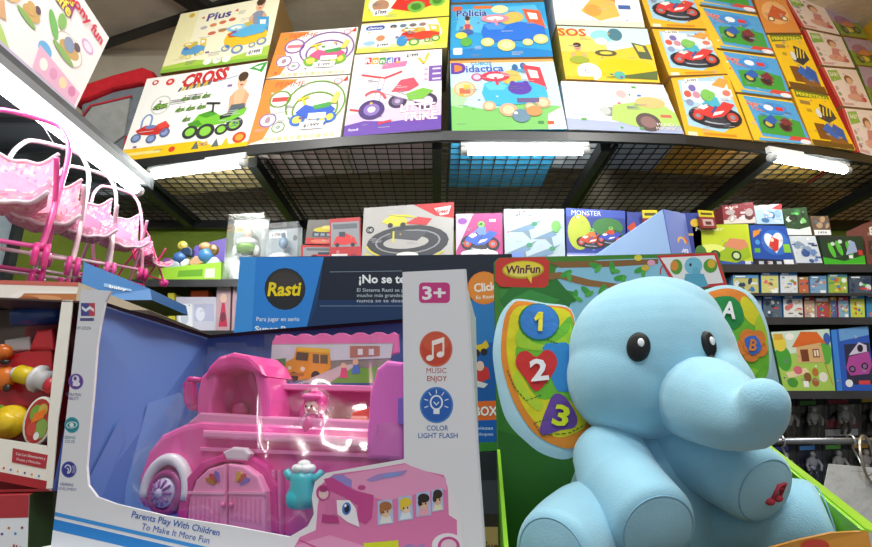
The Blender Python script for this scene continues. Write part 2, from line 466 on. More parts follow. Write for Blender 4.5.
# ------------------------------------------------------------------ the loft shelf
EDGE = [(118, 163), (180, 155), (247, 147), (342, 138), (443, 132), (567, 132), (684, 136), (753, 143), (813, 147), (872, 157)]
ep = [onz(x, y, ZS) for x, y in EDGE]
ep = [V((-2.25, ep[0].y + .06, ZS))] + ep + [V((2.62, ep[-1].y + .05, ZS))]
root = empty('loft_shelf', (0, 2.5, ZS - .05), 'long black steel overhead shelf with wire mesh deck under the big toy boxes', 'shelf')
mb = MB()
BLK = '#232527'
for p, q in zip(ep[:-1], ep[1:]):
    o = V((0, -.012, 0)); t = V((0, .012, 0)); h = V((0, 0, -.045)); z = V((0, 0, -.001))
    mb.hexa([p + o + z, q + o + z, q + o + h, p + o + h], t * 1.5, BLK)
mb.build('front_beam', M_BLACK, root)
for px, py in ((128, 172), (252, 160), (437, 142), (606, 144), (772, 154), (905, 170)):
    p = onz(px, py, ZS - .03); mb = MB()
    mb.bar(V((p.x, p.y + .01, ZS - .035)), V((p.x, 2.95, ZS - .035)), .042, .05, BLK)
    mb.bar(V((p.x + .055, p.y + .02, ZS - .02)), V((p.x + .055, 2.95, ZS - .02)), .012, .02, BLK)
    mb.build('cross_beam', M_BLACK, root)
mb = MB(); mb.bar(V((-2.25, 2.95, ZS - .035)), V((2.62, 2.95, ZS - .035)), .04, .05, BLK); mb.build('rear_beam', M_BLACK, root)
mb = MB()
def fy(x):
    for p, q in zip(ep[:-1], ep[1:]):
        if p.x <= x <= q.x: return p.y + (q.y - p.y) * (x - p.x) / (q.x - p.x)
    return ep[-1].y
x = -2.2
while x < 2.6:
    mb.bar(V((x, fy(x) + .01, ZS - .0045)), V((x, 2.94, ZS - .0045)), .0045, .0045, '#2a2522'); x += .055
for k in range(18):
    y = 2.03 + .05 * k
    xs = [-2.2 + .02 * i for i in range(241)]; xs = [v for v in xs if fy(v) + .01 < y]
    if xs:
        # a straight wire may leave the bowed front edge only at its two ends
        mb.bar(V((xs[0], y, ZS - .0085)), V((xs[-1], y, ZS - .0085)), .0035, .0035, '#2a2522')
mb.build('wire_mesh', M_BLACK, root)

# lit tubes under the loft
def tube_light(name, a, b, label, r=.017, hw=.05, tm=None, hc='#e4e6e4'):
    tm = tm or M_TUBE2
    d = (b - a).normalized(); L = (b - a).length; mid = (a + b) / 2
    root = empty(name, mid, label, 'light', 'fluorescent tubes under the shelves')
    up = V((0, 0, 1))
    mb = MB(); mb.bar(a + up * (r + .018), b + up * (r + .018), hw, .028, hc); mb.build('housing', M_MATTE, root)
    mb = MB(); mb.tube([a + d * .02, b - d * .02], r, '#ffffff', 16); mb.build('tube', tm, root)
    for s, p in ((1, a), (-1, b)):
        mb = MB(); mb.lathe(p, d * s, [(0, r * .9), (.004, r * 1.1), (.026, r * 1.1), (.03, r)], '#d0d2d0', 16); mb.build('end_cap', M_MATTE, root)
    return root
ZT = ZS - .085
tube_light('fluorescent_light', onz(148, 176, ZT), onz(246, 163, ZT), 'lit tube under the loft shelf below the green quad bike box', hw=.02)
tube_light('fluorescent_light', onz(461, 151, ZT), onz(589, 151, ZT), 'lit tube under the loft shelf below the blue ride-on car boxes', hw=.02)
tube_light('fluorescent_light', onz(769, 157, ZT), onz(849, 171, ZT), 'lit tube at the right end under the loft shelf', hw=.02)

# ================================================================== BIG BOXES ON THE LOFT
GT = 'big toy boxes standing on the loft shelf'
LEAN = 13
KR = '#a98258'
def loft(px, label, art, front='#f3f1ea', side='#b89a6a', bottom='#d9b887', base=None, depth=.34, top='#c9b48a'):
    if base is None: q, pl = qshelf(px, ZS, LEAN)
    else: q, pl = qplane(px, base), base
    if base is not None:
        for i in (2, 3): q[i] = q[i] + V((0, 0, .002))
    carton('toy_box', label, 'box', q, YV * depth, (front, side, side, top, bottom, side), art, GT, eps=.0004, fine=16)
    return pl
def a_cross(a):
    a.rect(0, 0, 1, 1, '#f4f4f0'); a.poly([(0, 0), (1, 0), (1, .055), (.72, .05), (.6, .13), (0, .13)], '#f2c318')
    a.rect(.03, .05, .28, .035, '#f6e08a'); a.circ(.40, .07, .025, '#d8402c'); a.circ(.9, .11, .05, '#e0431f'); a.circ(.9, .11, .03, '#f0a03c')
    for k in range(4): a.poly([(.55 + .075 * k, .04), (.58 + .075 * k, .13), (.61 + .075 * k, .04)], '#e8c020' if k % 2 else '#5f6a64')
    a.circ(.09, .93, .028, '#cc3333'); a.circ(.09, .93, .014, '#f4f4f0'); a.circ(.22, .91, .036, '#d8372e'); a.circ(.22, .91, .016, '#f3d9d2')
    a.text('CROSS', .52, .90, .15, '#d3252c', .36, .06, .25, 4, '#7a1f1f', ow=.02)
    for k in range(9): a.poly([(.31 + .03 * k, .76 + .004 * k), (.325 + .03 * k, .81 + .004 * k), (.345 + .03 * k, .81 + .004 * k), (.33 + .03 * k, .76 + .004 * k)], '#e2c21e' if k % 2 else '#55606a')
    a.line([(.62, .82), (.78, .86)], .012, '#9fb2c6')
    a.poly([(.86, .93), (.93, .98), (1, .99), (.97, .86), (.92, .9)], '#3aa23c'); a.poly([(.9, .94), (.97, .96), (.95, .9)], '#f4f4f0')
    a.arc(.2, .62, .075, .11, .012, '#c9ccc8'); g_quad(a.sub(.14, .55, .13, .14), '#7cae3c', '#4c7a2a')
    for i in range(3):
        for j in range(2):
            g_quad(a.sub(.36 + i * .085 - j * .02, .62 - j * .13, .08, .09), '#6da03a', '#41662a')
    g_quad(a.sub(.42, .36, .07, .09), '#6da03a', '#41662a')
    g_redquad(a.sub(.03, .16, .32, .36))
    s = a.sub(.72, .40, .22, .5); g_child(s, '#e8b893', '#e9bb98', '#4a3424'); s.poly([(.2, 0), (.3, .2), (.75, .2), (.85, 0)], '#58656a')
    g_quad(a.sub(.44, .12, .5, .52), '#77c63a', '#4a9a2a', '#35383a', '#8ccf4a'); a.text('4x4', .86, .28, .04, '#47506a')
def a_plus(a):
    a.rect(0, 0, 1, 1, '#efe9b8'); a.rect(.2, .12, .8, .88, '#f3efd0')
    a.poly([(0, 0), (1, 0), (1, .2), (.6, .08), (.3, .14), (0, .1)], '#a8cc4a'); a.rect(0, 0, 1, .05, '#87b93c')
    a.circ(.13, .93, .03, '#d9b23c'); a.text('Plus', .42, .84, .12, '#4a3f8c', .24, .05, .1, 4); a.poly([(.24, .84), (.27, .87), (.28, .82)], '#d04a3c'); a.poly([(.57, .86), (.60, .9), (.61, .85)], '#d04a3c')
    for k in range(4): a.ell(.3 + .09 * k, .66 + .02 * k, .035, .03, ['#b8b0b4', '#d98a52', '#d2754c', '#c95f4a'][k]); 
    a.ell(.4, .54, .04, .03, '#d2684a'); a.ell(.5, .56, .04, .03, '#dc9a4a')
    g_rideon(a.sub(.12, .14, .26, .36), '#5f9fd0', '#3f7fc0', '#d8cf6a', '#e0c83c', '#e3c43a')
    s = a.sub(.7, .5, .24, .5); g_child(s, '#8492a8')
    t = a.sub(.5, .1, .46, .62); g_rideon(t, '#e8c12c', '#d8502f', '#6b8fbf', '#3fa0d8', '#8cc8e8'); t.poly([(.2, .55), (.6, .75), (.98, .7), (.9, .5), (.5, .45)], '#56b0de')
    for k in range(3): a.circ(.44 + .09 * k, .08, .04, '#f2f6ea')
    tagart(a, .8, .08, .14, .1)
def a_femme(c, seat, ring, blue):
    def f(a):
        a.rect(0, 0, 1, 1, '#f3f1ec')
        a.poly([(0, 0), (.16, .06), (.22, .3), (.14, .55), (.22, .8), (.4, .98), (0, 1)], '#dd8a3c')
        a.text('FEMME' , .32, .90, .09, '#d95a3c', .36, .04, .15, 0, '#f7e3c6', ow=.03)
        for x, y, r, cc in ((.24, .66, .13, ring), (.16, .34, .10, '#8f6aa8'), (.3, .22, .075, ring)):
            a.circ(x, y, r, cc); a.circ(x, y, r * .82, '#f6ecec')
        a.rect(.15, .62, .19, .07, '#d8788a' if not blue else '#c94b4b'); a.ell(.16, .34, .03, .05, '#a88a9a'); a.ell(.3, .22, .03, .03, '#9ab0a0')
        a.arc(.66, .56, .33, .36, .02, ring)
        g_moto(a.sub(.38, .14, .58, .66), c, ring, seat, '#3a70c8' if blue else '#76b03c')
        a.rect(.54, .15, .26, .11, '#f8f8f6'); a.text('$1999', .67, .205, .05, '#44444c')
        for k in range(11): a.rect(.18 + .07 * k, .02, .05, .06, ['#e0d0a0', '#d8c8a8', '#cdbf8a'][k % 3])
        a.circ(.88, .9, .05, '#c98a9a'); a.circ(.88, .9, .035, '#f4eee6'); a.poly([(.93, .9), (.98, .99), (.99, .9)], '#d8402c')
    return f
def a_trike(a):
    a.rect(0, 0, 1, 1, '#e9dfe4'); a.poly([(0, 0), (1, 0), (1, .16), (.5, .13), (.2, .16), (0, .12)], '#6a4aa8')
    a.poly([(0, .12), (.2, .16), (.5, .13), (1, .16), (1, .34), (.6, .3), (0, .24)], '#d6bfe0')
    for k, ch in enumerate('Rondi'):
        a.rrect(.13 + .083 * k, .86 - .006 * k, .075, .09, .012, ['#d8403a', '#e6a03a', '#4a9a4a', '#3f78c0', '#8a4ab0'][k]); a.text(ch, .168 + .083 * k, .905 - .006 * k, .06, '#f6f2ea', None, .04)
    a.poly([(.33, .78), (.6, .8), (.62, .87), (.35, .85)], '#e07aa8')
    a.rect(.86, .58, .14, .2, '#7a5aa8')
    for k in range(3):
        a.rect(.9, .60 + .065 * k, .09, .02, '#e6def0'); a.circ(.83, .61 + .065 * k, .02, '#d8a0c0')
    a.line([(.7, .96), (.8, .82), (.85, .95)], .03, '#d9c23a'); tagart(a, .58, .9, .18, .08)
    wheel(a, .84, .34, .12, '#463a58', '#e9e2f0', '#cfc4dc'); wheel(a, .54, .36, .1, '#463a58', '#b8a8c8', '#7a6a90')
    a.line([(.36, .7), (.3, .3)], .07, '#b9a8b8'); a.line([(.36, .7), (.3, .3)], .045, '#faf8f8'); a.line([(.32, .52), (.8, .34)], .07, '#b9a8b8'); a.line([(.32, .52), (.8, .34)], .045, '#faf8f8'); a.line([(.12, .72), (.38, .66), (.56, .73)], .025, '#d8404a')
    a.line([(.04, .3), (.14, .28)], .03, '#d8404a'); a.line([(.36, .12), (.48, .14)], .03, '#d8404a')
    wheel(a, .27, .28, .14, '#4b3a78', '#efeaf4', '#8a72b8'); a.arc(.28, .3, .15, .2, .03, '#e05a6a', 30, 130)
    a.poly([(.46, .47), (.56, .62), (.7, .64), (.76, .54), (.66, .48)], '#e05468'); a.poly([(.62, .44), (.8, .5), (.92, .46), (.8, .36), (.66, .36)], '#7cba4a')
    a.text('LITTLE', .76, .27, .08, '#fbf8fb', .36, .05, 0, 0, '#d84a8a'); a.text('TRIKE', .78, .17, .09, '#fbf8fb', .36, .05, 0, 0, '#d84a8a')
    a.text('Rondi', .1, .07, .025, '#e8e0f4')
def a_chico(a):
    a.rect(0, 0, 1, 1, '#e8e6a0'); a.poly([(0, .2), (1, .3), (1, .95), (0, .95)], '#dfeaf0'); a.poly([(.8, 0), (1, 0), (1, 1), (.86, 1), (.94, .5)], '#dbe04a'); a.rect(0, 0, 1, .14, '#d8df62')
    a.rrect(.06, .74, .22, .15, .04, '#3a4ea0'); a.text('chicco', .17, .815, .08, '#f4f4fa', .17)
    for k in range(4): a.ell(.38 + .11 * k, .82, .04, .06, ['#46566a', '#6a7a84', '#7a6a5a', '#9a7a6a'][k])
    a.ell(.25, .45, .05, .1, '#c9885a'); a.ell(.13, .3, .07, .08, '#9ac0d8'); g_rideon(a.sub(.42, .12, .5, .72), '#d8452f', '#b8382a', '#5aa63c', '#e0c23a', '#e8a03a')
    a.ell(.5, .3, .06, .17, '#3f8fc8'); tagart(a, .2, .14, .17, .16)
def a_chico2(a):
    a.rect(0, 0, 1, 1, '#d8dc4a'); a.ell(.22, .45, .17, .3, '#f0f2e0'); a.ell(.2, .4, .1, .16, '#b88a6a'); a.poly([(.32, .3), (.45, .75), (.8, .7), (.9, .4), (.6, .16)], '#d8382c')
    wheel(a, .62, .3, .1, '#7cbf4a', '#4a8a2c'); wheel(a, .86, .42, .09, '#7cbf4a', '#4a8a2c'); tagart(a, .12, .12, .18, .17)
def a_polic(a):
    a.rect(0, 0, 1, 1, '#2f9ad0'); a.poly([(0, .15), (.6, .2), (1, .1), (1, 0), (0, 0)], '#1f7fc4'); a.poly([(.1, .9), (.9, .95), (1, .5), (.5, .4), (.05, .5)], '#58b4dc')
    a.rrect(.02, .86, .1, .1, .02, '#e0603a'); a.text('Policia', .22, .82, .12, '#2c3f8c', .32, .06, 0, 1, '#dff0fa', ow=.03); a.rrect(.24, .9, .2, .06, .02, '#e0773a')
    a.ell(.52, .88, .09, .08, '#e9d9a8'); a.ell(.66, .72, .1, .1, '#e8b05a'); a.ell(.66, .71, .05, .06, '#f0d4a8')
    s = a.sub(.1, .42, .15, .34); g_child(s, '#b84a5a'); s.ell(.5, .12, .4, .16, '#3f5fa8'); a.ell(.11, .4, .06, .06, '#e0d24a'); a.ell(.16, .28, .06, .08, '#5aa84a')
    a.rrect(.03, .06, .09, .12, .02, '#dfe8ee'); g_rideon(a.sub(.24, .06, .74, .86), '#2a6fd0', '#4a90e0', '#e0cf7a', '#e0603f', '#dd8a9a')
def a_didac(a):
    a.rect(0, 0, 1, 1, '#bfe3ec'); a.poly([(0, 0), (1, 0), (1, .3), (.7, .36), (.3, .28), (0, .38)], '#7cc06a'); a.poly([(0, .34), (0, .6), (.16, .5), (.1, .3)], '#a8d8a0')
    a.poly([(.86, .2), (1, .3), (1, 0), (.84, 0)], '#eef4ec'); a.rect(0, .96, 1, .04, '#e9a05a')
    a.circ(.08, .89, .07, '#e9803a'); a.text('D', .08, .88, .16, '#5f3fa0', None, .08, 0, 0); a.text('idactica', .33, .87, .1, '#3f5fb8', .36, .06, 0, 1, '#e9f5f8', ow=.03); a.text('CUBOS', .3, .95, .05, '#4aa0c8', .2)
    a.circ(.13, .57, .105, '#e0a878'); a.circ(.13, .57, .09, '#e9c8a0'); a.rect(.08, .5, .1, .08, '#d86a4a'); a.rect(.12, .56, .06, .07, '#d8c04a'); a.circ(.25, .74, .055, '#c05a8a'); a.circ(.25, .74, .035, '#e8c0d4')
    a.rect(.58, .8, .16, .06, '#5a9ac0'); a.ell(.62, .88, .03, .05, '#3a6a9a'); a.ell(.7, .9, .03, .05, '#3a6a9a')
    g_rideon(a.sub(.22, .12, .68, .84), '#3fb0d4', '#62c4e0', '#d8a888', '#d8404f', '#d83f58')
    a.ell(.64, .56, .11, .09, '#5a3fa8'); a.ell(.58, .62, .03, .05, '#5a3fa8'); a.ell(.7, .62, .03, .05, '#5a3fa8'); a.rect(.6, .36, .2, .06, '#6a5a8a')
    a.ell(.62, .18, .08, .09, '#6a8aa0'); a.ell(.74, .24, .07, .07, '#d8905a'); a.rect(.84, .06, .06, .05, '#d85a3a'); a.rect(.76, .07, .05, .04, '#3a8a4a')
def a_blue(a):
    a.rect(0, 0, 1, 1, '#2f8fd0'); a.rect(0, 0, 1, .3, '#1f78be'); g_rideon(a.sub(.25, .2, .7, .7), '#4aa0dc', '#2f7fc4', '#e6d890', '#d85a48', '#c8d0d8')
def a_white_top(a):
    a.rect(0, 0, 1, 1, '#eef0ee'); a.text('Criollo', .35, .72, .1, '#5a9a7a', .4, .03, .1); a.ell(.15, .45, .09, .1, '#c8d4d8'); a.ell(.15, .45, .075, .085, '#f2f4f2'); a.ell(.62, .5, .1, .1, '#c97a5a')
    a.poly([(.3, .28), (.45, .55), (.7, .5), (.74, .2), (.5, .1)], '#e2b95a'); a.ell(.44, .3, .1, .12, '#e8a04a'); a.rect(.74, .34, .14, .08, '#3f62a8'); a.text('ride', .72, .75, .06, '#4a78b8', .2); a.rect(0, 0, 1, .1, '#d6dcc8')
def a_sos(a):
    a.poly([(0, 0), (1, 0), (1, 1), (0, 1)], '#e8c33c'); a.poly([(0, .6), (.4, .5), (1, .7), (1, 1), (0, 1)], '#c6e2dc'); a.poly([(0, .5), (.5, .52), (.5, .72), (0, .98)], '#ecd06a')
    a.text('SOS', .15, .88, .14, '#e05a3a', .3, .07, 0, 0, '#f4e060', ow=.04); a.ell(.47, .82, .12, .12, '#8fd0d4'); a.ell(.62, .86, .08, .12, '#4a7a8a'); a.ell(.45, .72, .07, .07, '#e8f0e8')
    s = a.sub(.06, .32, .24, .36); g_child(s, '#c8b83a', '#c9a080'); s.ell(.5, .1, .45, .2, '#9aa83a')
    a.poly([(.78, .72), (.94, .66), (.98, .4), (.84, .42)], '#55604a'); a.poly([(.81, .68), (.9, .65), (.92, .54), (.84, .55)], '#d8c24a'); a.ell(.48, .5, .12, .06, '#5a5a3a'); a.ell(.48, .5, .07, .03, '#d8c650')
    a.poly([(.34, .16), (.4, .34), (.55, .42), (.9, .36), (.98, .24), (.9, .06), (.5, .04)], '#e0c018'); a.poly([(.42, .06), (.98, .04), (1, .2), (.7, .12)], '#5a6a3a'); a.ell(.58, .1, .06, .07, '#58b0a0')
    a.ell(.26, .14, .13, .16, '#fbfaf0'); a.rect(0, 0, .3, .06, '#e8b830')
def a_green_car(a):
    a.rect(0, 0, 1, 1, '#eef1f0'); a.poly([(0, 0), (1, 0), (1, .14), (0, .22)], '#a9b4d8'); a.rect(.06, .28, .16, .04, '#b8c4d8')
    a.ell(.42, .38, .1, .1, '#8a8f8c'); a.circ(.36, .4, .05, '#c0c4c2'); a.poly([(.4, .22), (.44, .52), (.66, .62), (.9, .6), (1, .4), (1, .14), (.6, .1)], '#aed06a'); a.poly([(.44, .52), (.52, .72), (.8, .74), (.9, .62), (.66, .6)], '#e6e9de')
    a.ell(.8, .6, .14, .12, '#d8b878'); a.circ(.55, .76, .05, '#dcb0b0'); a.ell(.95, .78, .06, .1, '#cfd4d4'); a.circ(.72, .2, .11, '#5a4a4c'); a.circ(.72, .2, .07, '#8a6a6a')
    a.text('MUNDO', .88, .16, .06, '#f4f0e8', .18, .03, 0, 0, '#6a4a3a'); a.text('MECANICO', .88, .08, .06, '#f4f0e8', .22, .03, 0, 0, '#6a4a3a'); a.rect(.85, .3, .1, .06, '#c86a5a')
def a_moto(a):
    a.rect(0, 0, 1, 1, '#eeb42a'); a.poly([(.1, .95), (.9, .99), (.95, .3), (.6, .08), (.08, .16)], '#a6cfe6'); a.poly([(.12, .6), (.5, .5), (.9, .6), (.92, .9), (.15, .93)], '#d6e2ea')
    for x, y, c in ((.2, .7, '#d25a4a'), (.3, .8, '#7a6ab0'), (.2, .55, '#8a9ac0'), (.34, .68, '#c88a9a')): a.ell(x, y, .06, .06, c)
    a.poly([(.64, .84), (.82, .96), (.96, .9), (.84, .78)], '#e8a04a'); a.rect(.75, .64, .2, .12, '#f0eee8'); a.ell(.85, .7, .07, .05, '#d87a6a')
    g_racer(a.sub(.12, .1, .84, .62), '#d63c3c', '#4ab0c8'); a.ell(.5, .66, .1, .1, '#7cc05a'); tagart(a, .22, .9, .22, .07); a.rect(.04, 0, .14, .06, '#f4e6c0'); a.rect(.28, .02, .5, .04, '#d08a20')
def a_helm(a):
    a.rect(0, 0, 1, 1, '#efc12f'); a.poly([(.1, .98), (1, .95), (1, .05), (.18, .1)], '#4fa0d8'); a.text('Super', .22, .82, .1, '#e0503a', .22, .05, .1, -6, '#f8f0d0'); a.text('Moto', .3, .7, .1, '#e86a3a', .24, .05, .1, -6, '#f8f0d0')
    g_helmet(a.sub(.14, .08, .84, .84)); a.poly([(.6, .05), (1, .02), (1, .14), (.7, .16)], '#d24a3c'); a.rect(.1, 0, .9, .06, '#5aa8d8'); a.ell(.9, .05, .1, .05, '#efe8ea')
def a_mech(a):
    a.rect(0, 0, 1, 1, '#edc01c'); a.poly([(.06, .86), (.95, .92), (.95, 1), (.06, 1)], '#6a7a1e'); a.text('FERRETERO', .5, .93, .06, '#e8da3a', .8, .03); a.rect(.1, .74, .26, .07, '#9a7a3a'); a.rect(.02, 0, .96, .1, '#6a4a1e')
    g_mech(a.sub(.14, .06, .84, .82)); a.rect(.2, .6, .12, .06, '#b8902a')
def a_orange(a):
    a.rect(0, 0, 1, 1, '#d98a3c'); a.ell(.5, .5, .4, .3, '#e8b070'); a.poly([(.2, .4), (.5, .7), (.85, .5), (.6, .3)], '#c95a2a'); wheel(a, .3, .34, .1, '#7a5a3a', '#efe0b8'); wheel(a, .7, .34, .1, '#7a5a3a', '#efe0b8'); a.rect(0, .84, 1, .1, '#e6d2a8')
def a_doll(a):
    a.rect(0, 0, 1, 1, '#f0e2dc'); a.poly([(0, 0), (.07, 0), (.07, 1), (0, 1)], '#cf3a34'); a.poly([(.1, .62), (.42, .7), (.4, .95), (.12, .92)], '#8cba4e'); a.text('BABY', .27, .82, .1, '#e9f0d0', .24, .04)
    s = a.sub(.32, .1, .6, .74); s.ell(.5, .82, .2, .16, '#8a5a3a'); s.ell(.52, .76, .14, .13, '#e6b898'); s.poly([(.2, .1), (.4, .6), (.7, .62), (.95, .3), (.8, .05)], '#d28a8a'); s.ell(.4, .2, .35, .12, '#e0a898'); s.ell(.75, .4, .1, .14, '#f0d8c8')
    for k in range(3): a.ell(.16, .46 - k * .15, .045, .055, ['#c8a0a0', '#8aa070', '#b87a80'][k])
    a.rect(.1, .03, .3, .06, '#d8a8a8'); a.ell(.85, .2, .06, .06, '#c84a4a')
def a_leaf(a):
    a.rect(0, 0, 1, 1, '#7f9a3c'); a.poly([(0, .5), (1, .62), (1, 1), (0, 1)], '#a898b8'); a.ell(.4, .55, .3, .22, '#9a6a8a'); a.ell(.5, .3, .4, .16, '#5f7a2c'); a.ell(.4, .24, .16, .1, '#d0c04a'); wheel(a, .26, .22, .1, '#3a3a34', '#8a8a5a'); wheel(a, .72, .28, .1, '#3a3a34', '#8a8a5a'); a.poly([(.2, .4), (.5, .6), (.8, .45), (.5, .34)], '#c87a4a')

pl = loft([(147, 79), (268, 61), (251, 146), (119, 162)], 'white box with a green quad bike and CROSS in red, on the loft shelf', a_cross, depth=.4, side='#8a6a3c', bottom='#e6cd96')
loft([(181, 14), (281, -5), (267, 59), (160, 74)], 'cream box with the word Plus, standing above the green quad bike box', a_plus, base=pl, side='#a8824a', bottom='#a8824a')
pl = loft([(266, 80), (350, 75), (340, 137), (247, 145)], 'white box with a blue motorbike inside a green ring, lower of two', a_femme('#3a62c8', '#4aa054', '#6f9c3c', True), side='#e6e2da', bottom='#d8c8c0')
loft([(281, 33), (358, 27), (350, 74), (266, 79)], 'white box with a pink and green motorbike inside a purple ring, upper of two', a_femme('#d85a8a', '#4aa054', '#8a5fa8', False), base=pl, side='#e6e2da', bottom='#d8c8c0')
pl = loft([(355, 55), (442, 49), (441, 129), (343, 137)], 'white and purple box with a tricycle and LITTLE TRIKE', a_trike, side='#cfd6a0', bottom='#d8c8cc')
plc = loft([(362, 24), (449, 17), (447, 48), (356, 54)], 'yellow-edged box with a red ride-on toy, lying on the tricycle box', a_chico, base=pl, side='#d8dc7a')
loft([(367, -14), (450, -20), (449, 16), (362, 22)], 'yellow box with a red car, topmost of the stack over the tricycle box', a_chico2, base=pl, side='#d8dc7a')
pl = loft([(450, 61), (553, 59), (567, 129), (452, 131)], 'pale blue and green box with a turquoise ride-on car, above the middle lit tube', a_didac, depth=.55, side='#4a9ac8', bottom='#4fc0f0')
loft([(451, 5), (544, 2), (553, 57), (450, 59)], 'blue box with a dark blue ride-on police car and the word Policia', a_polic, base=pl, side='#2a80bc')
loft([(452, -40), (538, -42), (544, 0), (451, 3)], 'blue box cut by the top of the picture, above the police car box', a_blue, base=pl, side='#2a80bc')
pl = loft([(561, 81), (663, 85), (684, 134), (568, 129)], 'white box with a pale green toy car and dark wheels, on the loft shelf', a_green_car, side='#e2e4e4', bottom='#c8ccd0')
pl2 = loft([(557, 26), (647, 29), (660, 83), (566, 80)], 'yellow box with SOS and a yellow and green ride-on, above the pale green car box', a_sos, base=pl, side='#c8a83a')
loft([(549, -24), (634, -22), (645, 28), (556, 25)], 'white box with a small yellow ride-on, above the yellow SOS box', a_white_top, base=pl, side='#dcdedc')
pl = loft([(671, 78), (728, 75), (752, 140), (686, 135)], 'yellow box with a red racing motorbike, lowest of three alike, standing on the loft shelf', a_moto, side='#c8962a', bottom='#e0a24a')
loft([(652, 29), (709, 31), (728, 74), (669, 76)], 'yellow box with a red racing motorbike, middle of three alike', a_moto, base=pl, side='#c8962a')
loft([(634, -22), (691, -18), (708, 29), (651, 27)], 'yellow box with a red racing motorbike, top of three alike, cut by the picture', a_moto, base=pl, side='#c8962a')
pl = loft([(737, 94), (792, 101), (812, 145), (754, 140)], 'blue box with a toy motorbike on grass, lowest of its stack on the loft shelf', a_helm, side='#d8a82a', bottom='#c8a468')
loft([(716, 50), (775, 57), (792, 99), (736, 92)], 'blue box with a toy motorbike on grass, second from the bottom of its stack', a_helm, base=pl, side='#d8a82a')
loft([(696, 6), (757, 15), (774, 55), (715, 48)], 'blue box with a toy motorbike on grass, third from the bottom of its stack', a_helm, base=pl, side='#d8a82a')
loft([(678, -34), (740, -26), (756, 13), (695, 4)], 'blue box with a toy motorbike on grass, topmost of its stack', a_helm, base=pl, side='#d8a82a')
pl = loft([(791, 89), (829, 96), (856, 150), (813, 145)], 'yellow box with toy tools and blue trousers, lower of two, on the loft shelf', a_mech, side='#c89a1e', bottom='#c8a04a')
loft([(767, 35), (802, 35), (828, 94), (790, 87)], 'yellow box with toy tools and blue trousers, upper of two', a_mech, base=pl, side='#c89a1e')
loft([(752, -6), (782, -6), (801, 33), (766, 33)], 'orange box above the two yellow tool boxes', a_orange, base=pl, side='#b8742a')
pl = loft([(842, 108), (874, 111), (889, 161), (858, 152)], 'pale pink box with a baby doll, lowest in its stack beside the yellow tool boxes', a_doll, side='#c83a34')
loft([(821, 67), (856, 70), (873, 109), (841, 106)], 'pale pink box with a baby doll, second from the bottom of its stack', a_doll, base=pl, side='#c83a34')
loft([(803, 29), (841, 37), (855, 68), (820, 65)], 'pale pink box with a baby doll, third from the bottom of its stack', a_doll, base=pl, side='#c83a34')
loft([(780, -8), (822, 4), (840, 35), (802, 27)], 'pale pink box with a baby doll, topmost of its stack', a_doll, base=pl, side='#c83a34')
loft([(875, 111), (902, 117), (919, 170), (891, 162)], 'green and mauve toy box at the right edge, bottom of its stack', a_leaf, base=pl, side='#6a7f34', depth=.3)
loft([(858, 66), (886, 70), (901, 115), (874, 109)], 'green and mauve toy box at the right edge, second of its stack', a_leaf, base=pl, side='#6a7f34', depth=.3)
loft([(843, 37), (870, 41), (885, 68), (857, 65)], 'green and mauve toy box at the right edge, third of its stack', a_leaf, base=pl, side='#6a7f34', depth=.3)
loft([(824, 8), (852, 14), (869, 39), (842, 35)], 'green and mauve toy box at the right edge, topmost of its stack', a_leaf, base=pl, side='#6a7f34', depth=.3)

# red and grey wrapped bag behind the quad bike box
root = empty('storage_bag', aty(110, 196, 2.8), 'red and grey wrapped bag on the loft shelf, left of the green quad bike box', 'bag')
rp = lambda pts, Y: [aty(x, y, Y) for x, y in pts]
mb = MB(); mb.prism(rp([(84, 196), (80, 100), (140, 82), (165, 92), (158, 150), (150, 196)], 2.70), YV * .2, '#7e858c', .02); mb.build('grey_body', M_FILM if False else M_CLOTH, root)
mb = MB(); mb.prism(rp([(72, 102), (82, 84), (112, 74), (142, 66), (152, 70), (158, 90), (140, 82), (110, 88), (86, 98)], 2.66), YV * .24, '#d02a34', .02); mb.build('red_rim', M_CLOTH, root)
mb = MB(); mb.prism(rp([(78, 125), (92, 106), (130, 97), (124, 135), (100, 152)], 2.685), YV * .014, '#a7aaa8', .006); mb.build('clear_pocket', M_CLOTH, root)
mb = MB(); mb.tube(rp([(74, 128), (90, 106), (132, 96)], 2.68), .006, '#c83844'); mb.tube(rp([(96, 166), (124, 152), (126, 136)], 2.68), .006, '#c83844'); mb.build('red_piping', M_CLOTH, root)
# ================================================================== MIDDLE SHELF
GM = 'toy boxes on the middle shelf'
SB = '#2b2b2d'
def shelfboard(name, label, pts, back, z, lip=.035, th=.018, col=SB):
    root = empty(name, (sum(p[0] for p in pts) / len(pts), (pts[0][1] + back) / 2, z - th), label, 'shelf')
    mb = MB()
    vs = [V((x, y, z)) for x, y in pts] + [V((pts[-1][0], back, z)), V((pts[0][0], back, z))]
    mb.prism(vs, V((0, 0, -th)), col); mb.build('board', M_BLACK, root)
    mb = MB()
    for p, q in zip(pts[:-1], pts[1:]):
        a, b = V((p[0], p[1], z)), V((q[0], q[1], z))
        mb.hexa([a + V((0, -.004, 0)), b + V((0, -.004, 0)), b + V((0, -.004, -lip)), a + V((0, -.004, -lip))], V((0, .003, 0)), '#3a3a3d')
    mb.build('front_lip', M_BLACK, root)
    return root
shelfboard('display_shelf', 'dark middle shelf under the loft holding the row of boxed cars and tracks', [(-1.72, 2.33), (-.85, 2.33), (-.72, 2.09), (2.6, 2.09)], 2.93, ZM - .001)
shelfboard('display_shelf', 'dark shelf at right with two rows of small boxed toys above it', [(.55, 2.06), (2.6, 2.06)], 2.93, Z2 - .001, .03)
shelfboard('display_shelf', 'dark shelf at right under the green farm box', [(.45, 2.04), (2.6, 2.04)], 2.93, Z3 - .001, .03)
